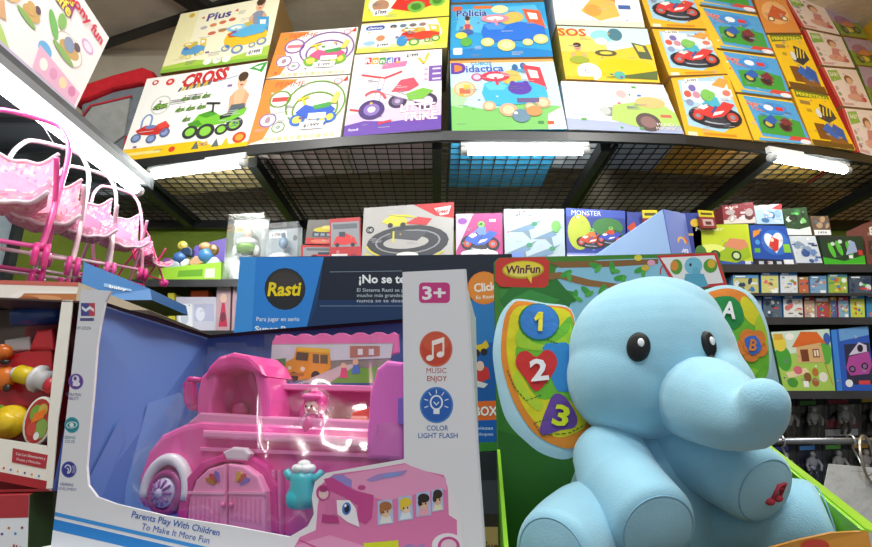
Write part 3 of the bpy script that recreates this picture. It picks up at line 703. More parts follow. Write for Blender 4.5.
shelfboard('display_shelf', 'low shelf at left with a pale window box and small dolls packs', [(-1.72, 2.33), (-.5, 2.33)], 2.93, CZ + .40, .03, col='#4a4640')
for k, (x, lb) in enumerate(((-.80, 'dark upright post behind the red car box at left'), (.70, 'dark upright post behind the middle shelf boxes at centre right'), (2.2, 'dark upright post behind the boxes at far right'))):
    r = empty('shelf_upright', (x, 2.96, 0), lb, 'post', 'uprights of the back shelving')
    mb = MB(); mb.box((x - .03, 2.94, 0), (x + .03, 2.985, ZS - .07), BLK); mb.build('post', M_BLACK, r)
    mb = MB(); mb.box((x - .05, 2.90, 0), (x + .05, 2.99, .012), BLK); mb.build('foot', M_BLACK, r)

PM = yplane(2.15)
def mid(px, label, art, col='#dcdcda', pl=PM, snap=ZM, depth=.10, name='toy_box', group=GM, base=None, fine=8):
    q = qplane(px, pl)
    if snap is not None:
        q[2].z = snap; q[3].z = snap
    return carton(name, label, 'box', q, YV * depth, (col, col, col, col, '#5a4a3a', col), art, group, eps=.0003, fine=fine)
def a_track(a):
    a.rect(0, 0, 1, 1, '#b4b1ae'); a.poly([(.55, 1), (1, 1), (1, .75), (.8, .8)], '#c8262c'); a.poly([(.78, .92), (.97, .95), (.94, .82), (.85, .8)], '#e9d8d4'); a.text('Speed', .87, .87, .06, '#b8242a', .13, .03, .2)
    a.circ(.08, .62, .045, '#26262a'); a.text('1:43', .08, .62, .05, '#dddddd', .05)
    a.ell(.5, .4, .45, .27, '#33343a', 3); a.ell(.5, .41, .36, .19, '#8f9096', 3); a.ell(.5, .41, .34, .17, '#33343a', 3); a.ell(.48, .4, .25, .1, '#b4b1ae', 3)
    a.arc(.5, .4, .455, .28, .02, '#d6cc2a', 190, 330); a.line([(.05, .22), (.2, .12), (.6, .12)], .02, '#d6cc2a')
    a.poly([(.26, .48), (.34, .6), (.72, .56), (.6, .42)], '#4a4b52'); a.rect(.33, .4, .02, .18, '#d6cc2a')
    a.poly([(.2, .74), (.3, .84), (.46, .8), (.5, .68), (.34, .66)], '#dcd234'); a.poly([(.46, .7), (.6, .8), (.76, .76), (.7, .66)], '#c8323a'); a.circ(.3, .68, .03, '#2c2c30'); a.circ(.44, .68, .03, '#2c2c30')
    a.poly([(.25, .86), (.5, .84), (.6, .78), (.4, .82)], '#dcd234'); a.ell(.5, .2, .12, .05, '#f6f4e6'); a.rrect(.8, .06, .13, .07, .02, '#26262a'); a.text('2 cars', .865, .095, .03, '#e8e8e8', .09)
def a_redcar(a):
    a.rect(0, 0, 1, 1, '#6e6a66'); a.poly([(.6, .5), (1, .7), (1, 1), (.7, 1)], '#a82a2c'); a.rect(.12, .3, .55, .2, '#3c434c'); a.ell(.45, .62, .32, .12, '#cbbd2c', 4); a.ell(.45, .68, .16, .08, '#dfd66a'); a.rect(0, 0, 1, .26, '#b8352f'); a.ell(.3, .12, .2, .08, '#d8705a'); a.rect(.7, .1, .22, .3, '#c64040')
    for k in range(4): a.rect(.16 + k * .12, .34, .08, .1, '#8a98a4')
def a_redcar2(a):
    a.rect(0, 0, 1, 1, '#b52a30'); a.rect(.04, .42, .92, .5, '#8c8f96'); a.poly([(.1, .46), (.2, .62), (.5, .7), (.8, .6), (.9, .46)], '#d23236'); a.rect(.3, .62, .2, .1, '#2f3a48'); a.circ(.24, .46, .07, '#222226'); a.circ(.74, .46, .07, '#222226'); a.rect(.06, .06, .5, .22, '#d8d4d0'); a.ell(.75, .18, .15, .1, '#8c2028'); a.rect(.1, .78, .8, .1, '#5c646c')
def a_pinkcar(a):
    a.rect(0, 0, 1, 1, '#b03c7c'); a.poly([(0, .3), (.35, .95), (.4, 1), (0, 1)], '#dcb8d4'); a.poly([(0, 0), (1, 0), (1, .16), (.5, .24), (0, .2)], '#d83f86')
    a.ell(.14, .86, .1, .06, '#8a4aa0'); a.rect(.72, .84, .14, .05, '#ecd9e6'); g_racer(a.sub(.1, .22, .84, .62), '#3a5fd0', '#6a8ae0'); a.ell(.5, .26, .4, .08, '#f3e6f0')
    for k in range(5): a.ell(.16 + k * .16, .1, .06, .06, '#e58ab4')
def a_jets(a):
    a.rect(0, 0, 1, 1, '#aebfc8'); a.rect(.02, .9, .5, .08, '#f4f6f6'); a.text('JET', .28, .93, .07, '#3a4a5a', .18, .03); a.rect(.75, .88, .22, .1, '#eef2f2')
    for x, y, s in ((.35, .66, .3), (.72, .54, .26), (.28, .3, .26), (.64, .24, .3)):
        a.poly([(x - s, y - .06), (x, y + .05), (x + s, y + .16), (x + .06, y - .02), (x + .1, y - .2), (x - .04, y - .06)], '#75899a'); a.ell(x + .02, y, s * .5, .03, '#6f8fb0', 10); a.ell(x + s * .5, y + .08, .05, .04, '#3f8a6a')
    a.ell(.2, .22, .12, .05, '#6a86c8'); a.ell(.86, .7, .08, .1, '#6fae5a'); a.rect(.0, 0, 1, .05, '#c6d2da')
def a_trucks(a):
    a.rect(0, 0, 1, 1, '#2c3c8c'); a.rect(0, .86, 1, .14, '#3a54b4'); a.text('MONSTER', .34, .93, .08, '#e0e6f2', .5, .03); a.ell(.22, .6, .2, .3, '#b0bc3a'); a.ell(.7, .7, .26, .16, '#3a7a3c'); a.ell(.8, .48, .2, .18, '#2a5c34')
    g_racer(a.sub(.16, .3, .5, .36), '#c84a2a', '#d87a3a'); g_racer(a.sub(.5, .36, .46, .34), '#3a4ab8', '#c8452c'); a.rect(0, 0, 1, .24, '#dcd8e8'); a.rect(0, .22, 1, .03, '#7a8ad0'); a.ell(.3, .1, .2, .06, '#c4c4dc')
def a_bluemix(a):
    a.rect(0, 0, 1, 1, '#3a4a9a'); rand_blobs(a, random.Random(5), 14, ['#c8452c', '#dcb83a', '#3a8a5a', '#6a8ad8', '#2a2f5a', '#d8dce8'], .05, .1, .95, .9)
def a_wine(a):
    a.rect(0, 0, 1, 1, '#8c2f38'); a.poly([(0, 0), (1, 0), (1, .3), (0, .2)], '#d4c8c4'); rand_blobs(a, random.Random(8), 9, ['#d8d8dc', '#b8a8a8', '#5a2a30', '#e8e4e0'], .1, .25, .9, .8, .06, .16); a.text('RACE', .3, .86, .1, '#eadcd8', .4, .03)
def a_bluecars(a):
    a.rect(0, 0, 1, 1, '#a9c3dc'); a.rect(0, .78, 1, .22, '#d9dfe6'); a.poly([(.6, .8), (.95, 1), (1, 1), (1, .7)], '#c83a3c'); rand_blobs(a, random.Random(11), 12, ['#5f88b8', '#dfe8f0', '#3a6a9a', '#e8f0f4', '#86a8c8'], .1, .15, .9, .75, .06, .18)
def a_hero(a):
    a.rect(0, 0, 1, 1, '#27452c'); a.poly([(0, 0), (1, 0), (1, .3), (.5, .2), (0, .26)], '#d0d4d0'); rand_blobs(a, random.Random(14), 10, ['#3fa04a', '#7abf6a', '#1c2a22', '#c0ccc4', '#2f6a3c'], .1, .3, .9, .9, .07, .2); a.rect(.06, .06, .4, .12, '#f0f2ee')
def a_heroes2(a):
    a.rect(0, 0, 1, 1, '#5d4a3e'); rand_blobs(a, random.Random(15), 8, ['#8a6a4a', '#3a2f2a', '#a88a6a', '#4a5a6a'], .1, .3, .9, .9, .08, .2); a.rect(.05, 0, .9, .26, '#e8e8e4'); a.text('1450', .5, .13, .1, '#4a4a50', .5)
def a_lime(a):
    a.rect(0, 0, 1, 1, '#c3d330'); a.poly([(0, 0), (1, 0), (1, .14), (0, .3)], '#3a58a8'); a.text('Monster', .3, .9, .09, '#f0f4d8', .5, .04, .2); a.poly([(.3, .2), (.55, .6), (.95, .5), (.98, .25), (.7, .12)], '#9ab82a')
    a.poly([(.52, .5), (.64, .68), (.9, .64), (.96, .5), (.8, .4)], '#d88a6a'); a.ell(.3, .45, .22, .1, '#e2ea7a'); wheel(a, .35, .3, .09, '#2c4a2c', '#c8d8a0'); wheel(a, .72, .28, .09, '#2c4a2c', '#c8d8a0'); a.ell(.1, .36, .1, .16, '#4a7a3c'); a.rect(.86, .06, .1, .1, '#d8dce8')
def a_heart(a):
    a.rect(0, 0, 1, 1, '#1f4fa8'); a.poly([(0, 0), (1, 0), (1, .18), (0, .22)], '#1a1f30'); a.ell(.62, .6, .36, .3, '#2f6fc8'); a.ell(.5, .62, .14, .2, '#e8ecf2', 20); a.ell(.68, .64, .14, .2, '#e8ecf2', -20); a.poly([(.38, .6), (.6, .34), (.8, .6), (.6, .74)], '#e8ecf2')
    a.poly([(.44, .52), (.54, .74), (.72, .66), (.66, .42), (.56, .38)], '#d23a34'); a.ell(.54, .66, .05, .05, '#f0d8c8'); a.poly([(.06, .7), (.24, .8), (.28, .9), (.08, .86)], '#e0902c'); a.ell(.16, .6, .06, .06, '#4a9ad8'); a.rect(.8, .36, .17, .2, '#8cc83a'); a.rect(.06, .36, .14, .1, '#6ab03a')
    for k in range(3): a.rect(.12 + k * .22, .06, .12, .1, '#c4ccd8')
    a.rect(.74, .02, .24, .18, '#eef0f4')
def a_bluewhite(a):
    a.rect(0, 0, 1, 1, '#cfd6dc'); rand_blobs(a, random.Random(21), 14, ['#3a5a9a', '#8aa0b8', '#c84a3c', '#28344a', '#e8ecee', '#6a8ac0'], .06, .2, .94, .92, .06, .18); a.rect(0, 0, 1, .16, '#2a3446')
def a_greenblk(a):
    a.rect(0, 0, 1, 1, '#1f3a2a'); a.poly([(0, 0), (1, 0), (1, .4), (.5, .22), (0, .34)], '#3fae2c'); a.poly([(0, 0), (1, 0), (1, .16), (0, .12)], '#5cc43a')
    for x, y in ((.24, .55), (.42, .62), (.66, .6)): a.ell(x, y, .06, .24, '#58b83a', 16); a.ell(x + .04, y + .2, .05, .06, '#c8d8d0')
    a.poly([(.55, .4), (.7, .86), (.8, .8), (.84, .5)], '#9aa8c8'); a.rect(.62, .3, .1, .1, '#e8e8e8'); a.rect(.86, .4, .1, .16, '#c43a34'); a.rect(.0, .9, .5, .1, '#2a2f34')
def a_brown(a):
    a.rect(0, 0, 1, 1, '#6e4038'); a.text('B', .32, .8, .16, '#e8e0d8', None, .08); a.rect(.1, .3, .8, .3, '#4a2c2a'); a.ell(.5, .44, .3, .1, '#a86a5a')
mid([(330, 219), (360, 217), (362, 262), (330, 262)], 'narrow red-based box with a yellow car on it, left of the race track box', a_redcar2, '#a83034')
mid([(364, 208), (454, 202), (453, 263), (361, 264)], 'grey box showing an oval toy car race track', a_track, '#c8c6c4')
mid([(456, 214), (502, 213), (503, 263), (456, 264)], 'pink box with a blue toy motorbike, right of the race track box', a_pinkcar, '#c8528c')
mid([(504, 209), (564, 209), (565, 263), (505, 264)], 'pale box with grey and blue toy jets', a_jets, '#cfd8dc')
mid([(566, 208), (625, 211), (626, 265), (567, 264)], 'dark blue box with two monster trucks, white band along the bottom', a_trucks, '#3a4a94')
mid([(627, 212), (700, 213), (703, 266), (628, 266)], 'dark blue box of mixed toy cars partly behind the blue wedge box', a_bluemix, '#3a4a94')
mid([(692, 225), (748, 224), (754, 269), (697, 270)], 'lime green box with a toy car and a salmon shape', a_lime, '#b8c838')
mid([(749, 225), (786, 226), (796, 269), (755, 270)], 'blue box with a red toy on a white heart', a_heart, '#1f4a9a')
mid([(789, 236), (815, 236), (824, 268), (798, 269)], 'small grey white box between the blue heart box and the green black box', a_bluewhite, '#b8c0c8')
mid([(819, 236), (862, 236), (866, 268), (825, 268)], 'black box with green toy figures and a bright green base', a_greenblk, '#26352c')
mid([(863, 224), (888, 216), (896, 266), (868, 268)], 'brown box with a large white letter B at the right edge', a_brown, '#6e4038')
PB = yplane(2.17)
q1 = [(722, 206), (753, 202), (756, 223), (724, 224)]
mid(q1, 'dark red and white box lying on the lime green box', a_wine, '#8a3a40', PB, None)
mid([(754, 206), (781, 204), (784, 224), (757, 224)], 'pale blue box of cars lying on the blue heart box', a_bluecars, '#b4c4d4', PB, None)
mid([(782, 209), (806, 207), (812, 235), (788, 235)], 'dark green box on top of the small grey white box', a_hero, '#34503a', PB, None)
mid([(810, 216), (828, 216), (832, 235), (814, 235)], 'small brown box with a white price strip on the green black box', a_heroes2, '#5d4a3e', PB, None)
# two boxed red cars at left, one on the other
PL_ = yplane(2.18)
mid([(301, 245), (358, 246), (359, 266), (301, 266)], 'red box with a red car in a grey window, under another car box', a_redcar2, '#a82c32', PL_)
mid([(308, 220), (357, 219), (358, 245), (305, 244)], 'grey box with a yellow car lying on the red car box', a_redcar, '#55524f', PL_, None)
# hanging yellow-headed packs
for px, lb in (([(642, 210), (657, 210), (660, 232), (645, 232)], 'small red pack with a yellow header left of the blue wedge box'), ([(698, 210), (713, 211), (717, 228), (702, 228)], 'small red pack with a yellow header right of the blue wedge box')):
    q = qplane(px, yplane(2.12)); r = empty('hanging_pack', (q[3] + q[2]) / 2, lb, 'pack', 'red packs with yellow headers')
    f = quadmap(q); mb = MB(); g = [f(0, .62)[0], f(1, .62)[0], q[2], q[3]]; mb.hexa(g, YV * .02, '#8c2f34'); a = Art(1); a.rect(.15, .2, .7, .6, '#c8b0a8'); a.rect(.3, .3, .4, .3, '#6a2a30'); mb.art(a, quadmap(g), .0003); mb.build('pouch', M_PRINT, r)
    mb = MB(); g = [q[0], q[1], f(1, .63)[0], f(0, .63)[0]]; mb.hexa(g, YV * .004, '#dccb2a'); a = Art(3); a.rect(.12, .3, .76, .35, '#5a5020'); mb.art(a, quadmap(g), .0003); mb.build('header_card', M_PRINT, r)
# blue wedge box
r = empty('wedge_box', V((aty(650, 262, 2.11).x, 2.11, ZM)), 'shiny pale blue wedge shaped box with a rainbow logo on its end', 'box')
A, B_, Cc, D, E_ = aty(663, 209, 2.10), aty(673, 262, 2.095), aty(580, 263, 2.10), aty(685, 214, 2.14), aty(693, 260, 2.135)
B_.z = Cc.z = E_.z = ZM
mb = MB(); mb.prism([A, B_, Cc], V((.0, .035, 0)), '#8fb0dc', .004); mb.build('sloped_face', M_PRINT, r)
e = MB(); q = [A + V((.002, 0, 0)), D, E_, B_ + V((.002, 0, 0))]; e.hexa(q, V((-.006, .02, 0)), '#6a7fc8')
a = Art(.5); a.arc(.6, .42, .26, .16, .09, '#d8703c', 0, 180); a.arc(.6, .42, .17, .1, .07, '#e8b84a', 0, 180); a.text('toys', .6, .3, .1, '#e8ecf8', .5); a.rect(.2, .1, .6, .05, '#a8b8e8'); e.art(a, quadmap(q), .0003); e.build('end_panel', M_PRINT, r)
# left: clear boxes with figures
def clearbox(px, Y, label, back, parts, logo):
    q = qplane(px, yplane(Y)); q[2].z = q[3].z = ZM
    r = empty('figure_box', (q[2] + q[3]) / 2 + YV * .05, label, 'box', 'clear boxed figures on the middle shelf')
    mb = MB(); d = YV * .085; qb = [p + d for p in q]; mb.hexa(qb, YV * .004, back); a = Art(qasp(q)); logo(a); mb.art(a, quadmap(qb), .0003)
    mb.hexa([q[3] + V((0, 0, .012)), q[2] + V((0, 0, .012)), q[2], q[3]], d, back); mb.build('card_back', M_PRINT, r)
    f = quadmap(q); mb = MB()
    for kind, u, v, w, c, yy in parts:
        p = f(u, v)[0] + YV * yy; mb.ball(p, w, w * .8, w * kind, c, n=14, m=8)
    mb.build('figure', M_PLAST, r)
    mb = MB(); mb.hexa(q, d * .98, '#ffffff'); mb.build('clear_shell', M_FILM, r)
def lg1(a): a.rect(.02, .82, .3, .12, '#e0c23a'); a.text('toy', .17, .88, .07, '#c8442c', .22, .05); a.rect(.72, .86, .24, .1, '#e6d24a'); a.rect(.1, .05, .8, .14, '#d8e0d8')
clearbox([(229, 214), (264, 213), (258, 278), (222, 280)], 2.36, 'tall clear box holding a grey and green toy robot', '#939e9a',
         [(1.2, .52, .74, .024, '#d8c8b8', .04), (.7, .5, .52, .05, '#7fae5a', .04), (.5, .5, .6, .055, '#dfe4e2', .045), (1.6, .36, .26, .02, '#d4dad8', .04), (1.6, .64, .26, .02, '#d4dad8', .04), (1.6, .2, .48, .016, '#d4dad8', .04), (1.6, .8, .48, .016, '#d4dad8', .04), (.5, .5, .36, .04, '#54606a', .04)], lg1)
def lg2(a): a.rect(.06, .84, .5, .12, '#f2f4f2'); a.text('1799', .3, .9, .06, '#44444a', .3); a.ell(.8, .82, .06, .05, '#444a50'); a.rect(.0, 0, 1, .3, '#dfe8ea')
clearbox([(262, 224), (298, 221), (297, 276), (259, 277)], 2.34, 'clear box holding a pale grey toy beside the tall robot box', '#98a6ae',
         [(.5, .5, .4, .06, '#e4ecee', .04), (1.2, .55, .68, .024, '#7d97b0', .04), (2.2, .55, .8, .01, '#5d7388', .04), (.8, .3, .3, .03, '#a8d0c0', .03), (.8, .72, .3, .03, '#f0f4f4', .03)], lg2)
# playset pack, green base and purple card
r = empty('playset_pack', aty(190, 283, 2.42) * 1.0, 'play set pack with lime green base and purple card on the middle shelf', 'toy pack')
r.location.z = ZM
Pq = lambda x, y, Y: aty(x, y, Y)
mb = MB(); q = [Pq(162, 268, 2.37), Pq(221, 262, 2.37), Pq(221, 279, 2.37), Pq(157, 283, 2.37)]; q[2].z = q[3].z = ZM
mb.hexa(q, YV * .18, '#9fd23a'); a = Art(4); a.rect(.3, .3, .4, .4, '#6aa82c'); a.rect(.74, .2, .16, .5, '#e0e8d0'); mb.art(a, quadmap(q), .0003); mb.build('base', M_PRINT, r)
mb = MB(); mb.prism([Pq(190, 263, 2.5), Pq(195, 246, 2.5), Pq(226, 238, 2.5), Pq(225, 262, 2.5)], YV * .01, '#6a55a8'); mb.build('back_card', M_PRINT, r)
mb = MB(); rnd = random.Random(3)
for x, y, rr, c in ((180, 258, 7, '#3f6aa8'), (188, 252, 6, '#2c3f5c'), (197, 262, 7, '#c8a07a'), (206, 256, 8, '#4a86c0'), (205, 247, 6, '#d8a878'), (213, 250, 6, '#8a6a3a'), (214, 264, 7, '#c0d4dc'), (174, 266, 7, '#a8b8c8'), (196, 270, 6, '#222c3a'), (168, 262, 5, '#7a4a8a'), (186, 263, 5, '#d8d8dc'), (183, 246, 5, '#c8b04a')):
    p = Pq(x, y, 2.4); k = rpx(rr, p); kk = rnd.random()
    if kk < .35: mb.ball(p, k, k * .8, k * rnd.uniform(.7, 1.1), c, n=12, m=8)
    elif kk < .7:
        R = Matrix.Rotation(rnd.uniform(-.6, .6), 3, 'Y'); mb.prism([p + R @ V((sx * k, -k * .5, sz * k * .7)) for sx, sz in ((-1, -1), (1, -1), (.8, .6), (.2, 1.1), (-.9, .7))], V((0, k, 0)), c, k * .15)
    else: mb.lathe(p, V((rnd.uniform(-.4, .4), -1, 0)), [(-k * .4, k * .7), (-k * .3, k * .95), (k * .3, k * .95), (k * .4, k * .7), (k * .41, k * .35), (k * .5, k * .3)], c, 14)
mb.build('toy_pieces', M_PLAST, r)
# low left shelf: pale window box, orange piece, doll packs
zl = CZ + .40
def a_pale(a): a.rect(0, 0, 1, 1, '#cfd0e0'); a.rect(.05, .1, .35, .7, '#eef0f4'); a.rect(.45, .3, .5, .5, '#b8bcd8'); a.ell(.6, .5, .12, .2, '#e0e4f2'); a.ell(.2, .4, .1, .2, '#c8d0e0')
P2 = yplane(2.36)
mid([(176, 297), (216, 297), (216, 332), (177, 333)], 'pale lilac window box on the low left shelf', a_pale, '#d6d8e4', P2, zl, .2, group='boxes on the low left shelf')
def a_dolls(a): a.rect(0, 0, 1, 1, '#c8a8b0'); a.ell(.5, .7, .25, .1, '#e8c8b0'); a.poly([(.2, .1), (.4, .6), (.6, .6), (.85, .1)], '#c83a5a'); a.rect(.1, .86, .8, .1, '#e2d8da'); a.ell(.5, .3, .2, .1, '#7a3a4a')
mid([(217, 284), (231, 284), (231, 318), (217, 318)], 'slim pink doll pack beside the pale lilac window box', a_dolls, '#caa8b0', P2, zl, .06, group='boxes on the low left shelf')
mid([(233, 285), (246, 285), (246, 318), (233, 318)], 'slim pink doll pack half hidden by the blue brick box', a_dolls, '#caa8b0', P2, zl, .06, group='boxes on the low left shelf')
mid([(168, 293), (174, 293), (175, 332), (168, 332)], 'narrow yellow box left of the pale lilac window box', lambda a: (a.rect(0, 0, 1, 1, '#d8d03a'), a.rect(.1, .5, .8, .2, '#4a6a3a')), '#cfc83a', P2, zl, .1, group='boxes on the low left shelf')
q = qplane([(190, 290), (208, 290), (209, 296), (190, 296)], yplane(2.4)); q[2].z = q[3].z = zl + .157
mb = MB(); mb.prism([q[3], q[2], q[1], q[0]], YV * .06, '#e8622a', .008); tag(mb.build('orange_toy', M_PLAST), 'small orange toy lying on the pale lilac window box', 'toy')

# ================================================================== RIGHT SHELVES: small boxes, two rows
GS = 'small boxes in two rows on the right shelf'
PALS = [['#e0c84a', '#6aa84a', '#d8663a', '#4a86c8', '#eef0e8'], ['#3a78b8', '#6ac04a', '#e0e4e8', '#2c3f5c', '#d84a3a'], ['#f0e8e0', '#d8746a', '#4a8ac8', '#e8c8a8', '#6a5a5a']]
def a_small(seed, bg, band, pal):
    def f(a):
        rnd = random.Random(seed); a.rect(0, 0, 1, 1, bg); rand_blobs(a, rnd, 11, pal, .12, .15, .88, .75, .06, .17); a.rect(0, .84, 1, .16, band); a.rect(.08, .88, .4, .07, '#eef2f6'); a.rect(0, 0, 1, .07, band)
        if seed % 3 == 0: a.rect(.6, .04, .34, .18, '#f4f4f2')
    return f
PR = yplane(2.10)
z2 = Z2
row2 = [(736, 297, 762, '#b8c8dc', '#4a6ab0'), (763, 296, 782, '#5a6a7a', '#2f6ac0'), (783, 295, 803, '#e4e6e4', '#3a80c8'), (804, 297, 815, '#c8a890', '#a83a34'), (816, 298, 829, '#b84a4a', '#d0d4d8'), (830, 297, 837, '#4a6a9a', '#d8a83a'), (838, 297, 849, '#8ab0c8', '#c83a44'), (850, 295, 865, '#d0d84a', '#3a9ad0'), (866, 294, 884, '#3a8ab8', '#2a5aa0')]
row1 = [(733, 275, 759, '#c4c078', '#5a9ac8'), (761, 272, 779, '#cfd07a', '#2f7ac8'), (780, 272, 798, '#dfe2e4', '#3a8ad0'), (799, 277, 809, '#c86a4a', '#a88a5a'), (810, 276, 827, '#7ea8c8', '#5a8ab0'), (828, 274, 848, '#9ab84a', '#4a8a9a'), (849, 276, 872, '#4a5a6a', '#3a4a5a')]
lab2 = ['pale blue small box half behind the elephant ear, lower row', 'grey small box with blue band, lower row under the yellow blue pair', 'white small box with blue band, lower row', 'tan small box with dark red band, lower row', 'red small box with pale band, lower row', 'narrow dark blue small box with an ochre band, lower row', 'light blue small box with red band, lower row', 'yellow small box with blue band, lower row near the picture edge', 'blue small box cut by the right edge, lower row']
lab1 = ['olive yellow small box just right of the elephant ear, upper row', 'yellow small box with deep blue band, upper row', 'white small box with blue band, upper row', 'orange red narrow small box, upper row', 'steel blue small box, upper row', 'green small box with teal band, upper row', 'dark slate small box at the right edge, upper row']
tops = []
for k, (x0, yt, x1, bg, band) in enumerate(row2):
    mid([(x0, yt), (x1 - 1, yt), (x1, 319), (x0 + 1, 319)], lab2[k], a_small(k, bg, band, PALS[k % 3]), band, PR, z2, .07, 'small_box', GS)
mb_ = None
shelfboard('display_shelf', 'thin dark ledge between the two rows of small boxes at right', [(.55, 2.075), (2.6, 2.075)], 2.4, aty(800, 294.6, 2.10).z, .012, .004)
zr1 = aty(800, 294.6, 2.10).z + .001
for k, (x0, yt, x1, bg, band) in enumerate(row1):
    mid([(x0, yt), (x1 - 1, yt), (x1, 296), (x0 + 1, 296)], lab1[k], a_small(20 + k, bg, band, PALS[(k + 1) % 3]), band, PR, zr1, .07, 'small_box', GS)
# farm box and blue vehicle box
def a_farm(a):
    a.rect(0, 0, 1, 1, '#a8cc5a'); a.poly([(0, .6), (1, .66), (1, 1), (0, 1)], '#cfe2d0'); a.ell(.12, .55, .14, .22, '#4aa03c'); a.ell(.1, .8, .12, .14, '#e6ce4a'); a.ell(.3, .9, .08, .06, '#f2f2ea'); a.ell(.9, .62, .1, .2, '#5cae44'); a.ell(.94, .84, .06, .1, '#3a62b0')
    a.poly([(.36, .46), (.38, .74), (.82, .78), (.86, .46)], '#d8b078'); a.poly([(.3, .72), (.5, .98), (.78, .96), (.92, .76), (.8, .78), (.64, .76), (.5, .74)], '#dc6a2c'); a.rect(.44, .48, .14, .2, '#7a3f28'); a.rect(.66, .54, .12, .14, '#8a4a34'); a.rect(.68, .56, .035, .1, '#e6dcc0'); a.rect(.73, .56, .035, .1, '#e6dcc0')
    a.poly([(.1, .3), (.5, .38), (.55, .3), (.15, .2)], '#e9d6a8'); a.ell(.34, .34, .08, .07, '#d86a7a'); a.ell(.5, .22, .07, .08, '#8a5a34'); a.ell(.66, .3, .06, .07, '#b8743c'); a.ell(.8, .22, .08, .08, '#e8e4d8'); a.ell(.64, .14, .07, .07, '#a8643c'); a.rect(.4, .06, .1, .1, '#f2f2f0'); a.ell(.2, .14, .1, .08, '#4a9a34'); a.line([(.86, .44), (.96, .1)], .015, '#c86a3a'); a.rect(.02, .86, .16, .1, '#d8a83a')
def a_bluecar(a):
    a.rect(0, 0, 1, 1, '#2f5ab8'); a.rect(.0, 0, .14, 1, '#3f86d8'); a.poly([(.2, .8), (1, .86), (1, 1), (.2, 1)], '#6aa0d8'); a.rect(.3, .1, .68, .64, '#30304a'); a.poly([(.3, .36), (.4, .54), (.95, .6), (1, .4), (.9, .26), (.4, .24)], '#b04a9a'); wheel(a, .46, .34, .09, '#1c1c2a', '#8a6a9a'); wheel(a, .8, .38, .09, '#1c1c2a', '#8a6a9a')
    a.poly([(.4, .56), (.7, .76), (.9, .7), (.9, .6)], '#d2c8e0'); a.ell(.72, .66, .08, .06, '#2a2a30'); a.ell(.34, .12, .1, .06, '#e8ecf0'); a.rect(.6, .1, .3, .06, '#d8464a')
def a_farm2(a): a.rect(0, 0, 1, 1, '#8aa8b8'); rand_blobs(a, random.Random(4), 14, PALS[1], .1, .1, .9, .9)
GF = 'large boxes on the lowest right shelf'
mid([(771, 332), (829, 329), (835, 390), (784, 391)], 'green box with a toy farm house under an orange roof', a_farm, '#4a8a3a', yplane(2.07), Z3, .12, 'toy_box', GF)
mid([(831, 330), (868, 326), (874, 389), (837, 390)], 'blue box with a purple and black toy truck beside the farm box', a_bluecar, '#2f6ac8', yplane(2.07), Z3, .12, 'toy_box', GF)
mid([(690, 334), (769, 332), (781, 391), (700, 392)], 'blue grey toy box behind the elephant trunk', a_farm2, '#7a98a8', yplane(2.07), Z3, .12, 'toy_box', GF)
# ------------------------------------------------------------------ carded action figures below
r = struct((lambda mb: mb.build('wall_display', M_WALL))(MB().box((.5, 2.42, 0), (2.62, 2.46, Z3 - .03), '#26262a')))
GA = 'carded action figures hanging at lower right'
rnd = random.Random(9)
def figcard(x0, y0, x1, y1, Y, label, card, body, logo, strip=False):
    q = qplane([(x0, y0), (x1, y0 - 1), (x1, y1 - 1), (x0, y1)], yplane(Y)); r = empty('action_figure_pack', (q[2] + q[3]) / 2, label, 'toy pack', GA)
    mb = MB(); mb.hexa(q, YV * .004, card); a = Art(qasp(q)); a.poly([(.0, .75), (1, .82), (1, 1), (0, 1)], '#15161c'); a.rect(.1, .82, .6, .1, logo); a.poly([(.1, .1), (.5, .2), (.9, .08), (.8, .6), (.2, .6)], '#1c1e24')
    if strip: a.rect(0, .04, 1, .16, '#d0d0d4'); a.rect(.05, .24, .9, .2, logo)
    mb.art(a, quadmap(q), .0003); mb.build('card', M_PRINT, r)
    body = [tuple(.62 * c + .38 for c in C(b)[:3]) + (1.,) if k_ < 2 else C(b) for k_, b in enumerate(body)]
    f = quadmap(q); s = (q[1] - q[0]).length; h = (q[0] - q[3]).length; mb = MB()
    P = lambda u, v, y=-.02: f(u, v)[0] + YV * y
    k = h * .06
    mb.ball(P(.5, .72), k, k, k * 1.2, body[0], n=12, m=8); mb.ball(P(.5, .54), k * 1.9, k * 1.1, k * 2.1, body[1], n=12, m=8); mb.ball(P(.5, .4), k * 1.3, k, k, body[1], n=12, m=8)
    for sg in (-1, 1):
        mb.tube([P(.5, .6) + V((sg * k * 1.8, 0, 0)), P(.5, .46) + V((sg * k * 3, -.01, 0)), P(.5, .34) + V((sg * k * 2.4, -.015, 0))], [k * .7, k * .55, k * .5], body[1], 8)
        mb.tube([P(.5, .38) + V((sg * k * .8, 0, 0)), P(.5, .24) + V((sg * k * 1.4, -.008, 0)), P(.5, .08) + V((sg * k * 1.3, 0, 0))], [k * .85, k * .7, k * .6], body[2], 8)
    mb.build('figure', M_PLAST, r)
    mb = MB(); hk = P(.5, .93, .0); mb.tube([V((hk.x, 2.421, hk.z)), V((hk.x, q[0].y - .02, hk.z)), V((hk.x, q[0].y - .025, hk.z + .006))], .002, '#b8babc', 8); mb.build('peg_hook', M_CHROME, r)
    mb = MB(); g = [P(.14, .8, -.045), P(.86, .8, -.045), P(.86, .05, -.045), P(.14, .05, -.045)]; mb.hexa(g, YV * .043, '#ffffff'); mb.build('blister', M_PACK, r)
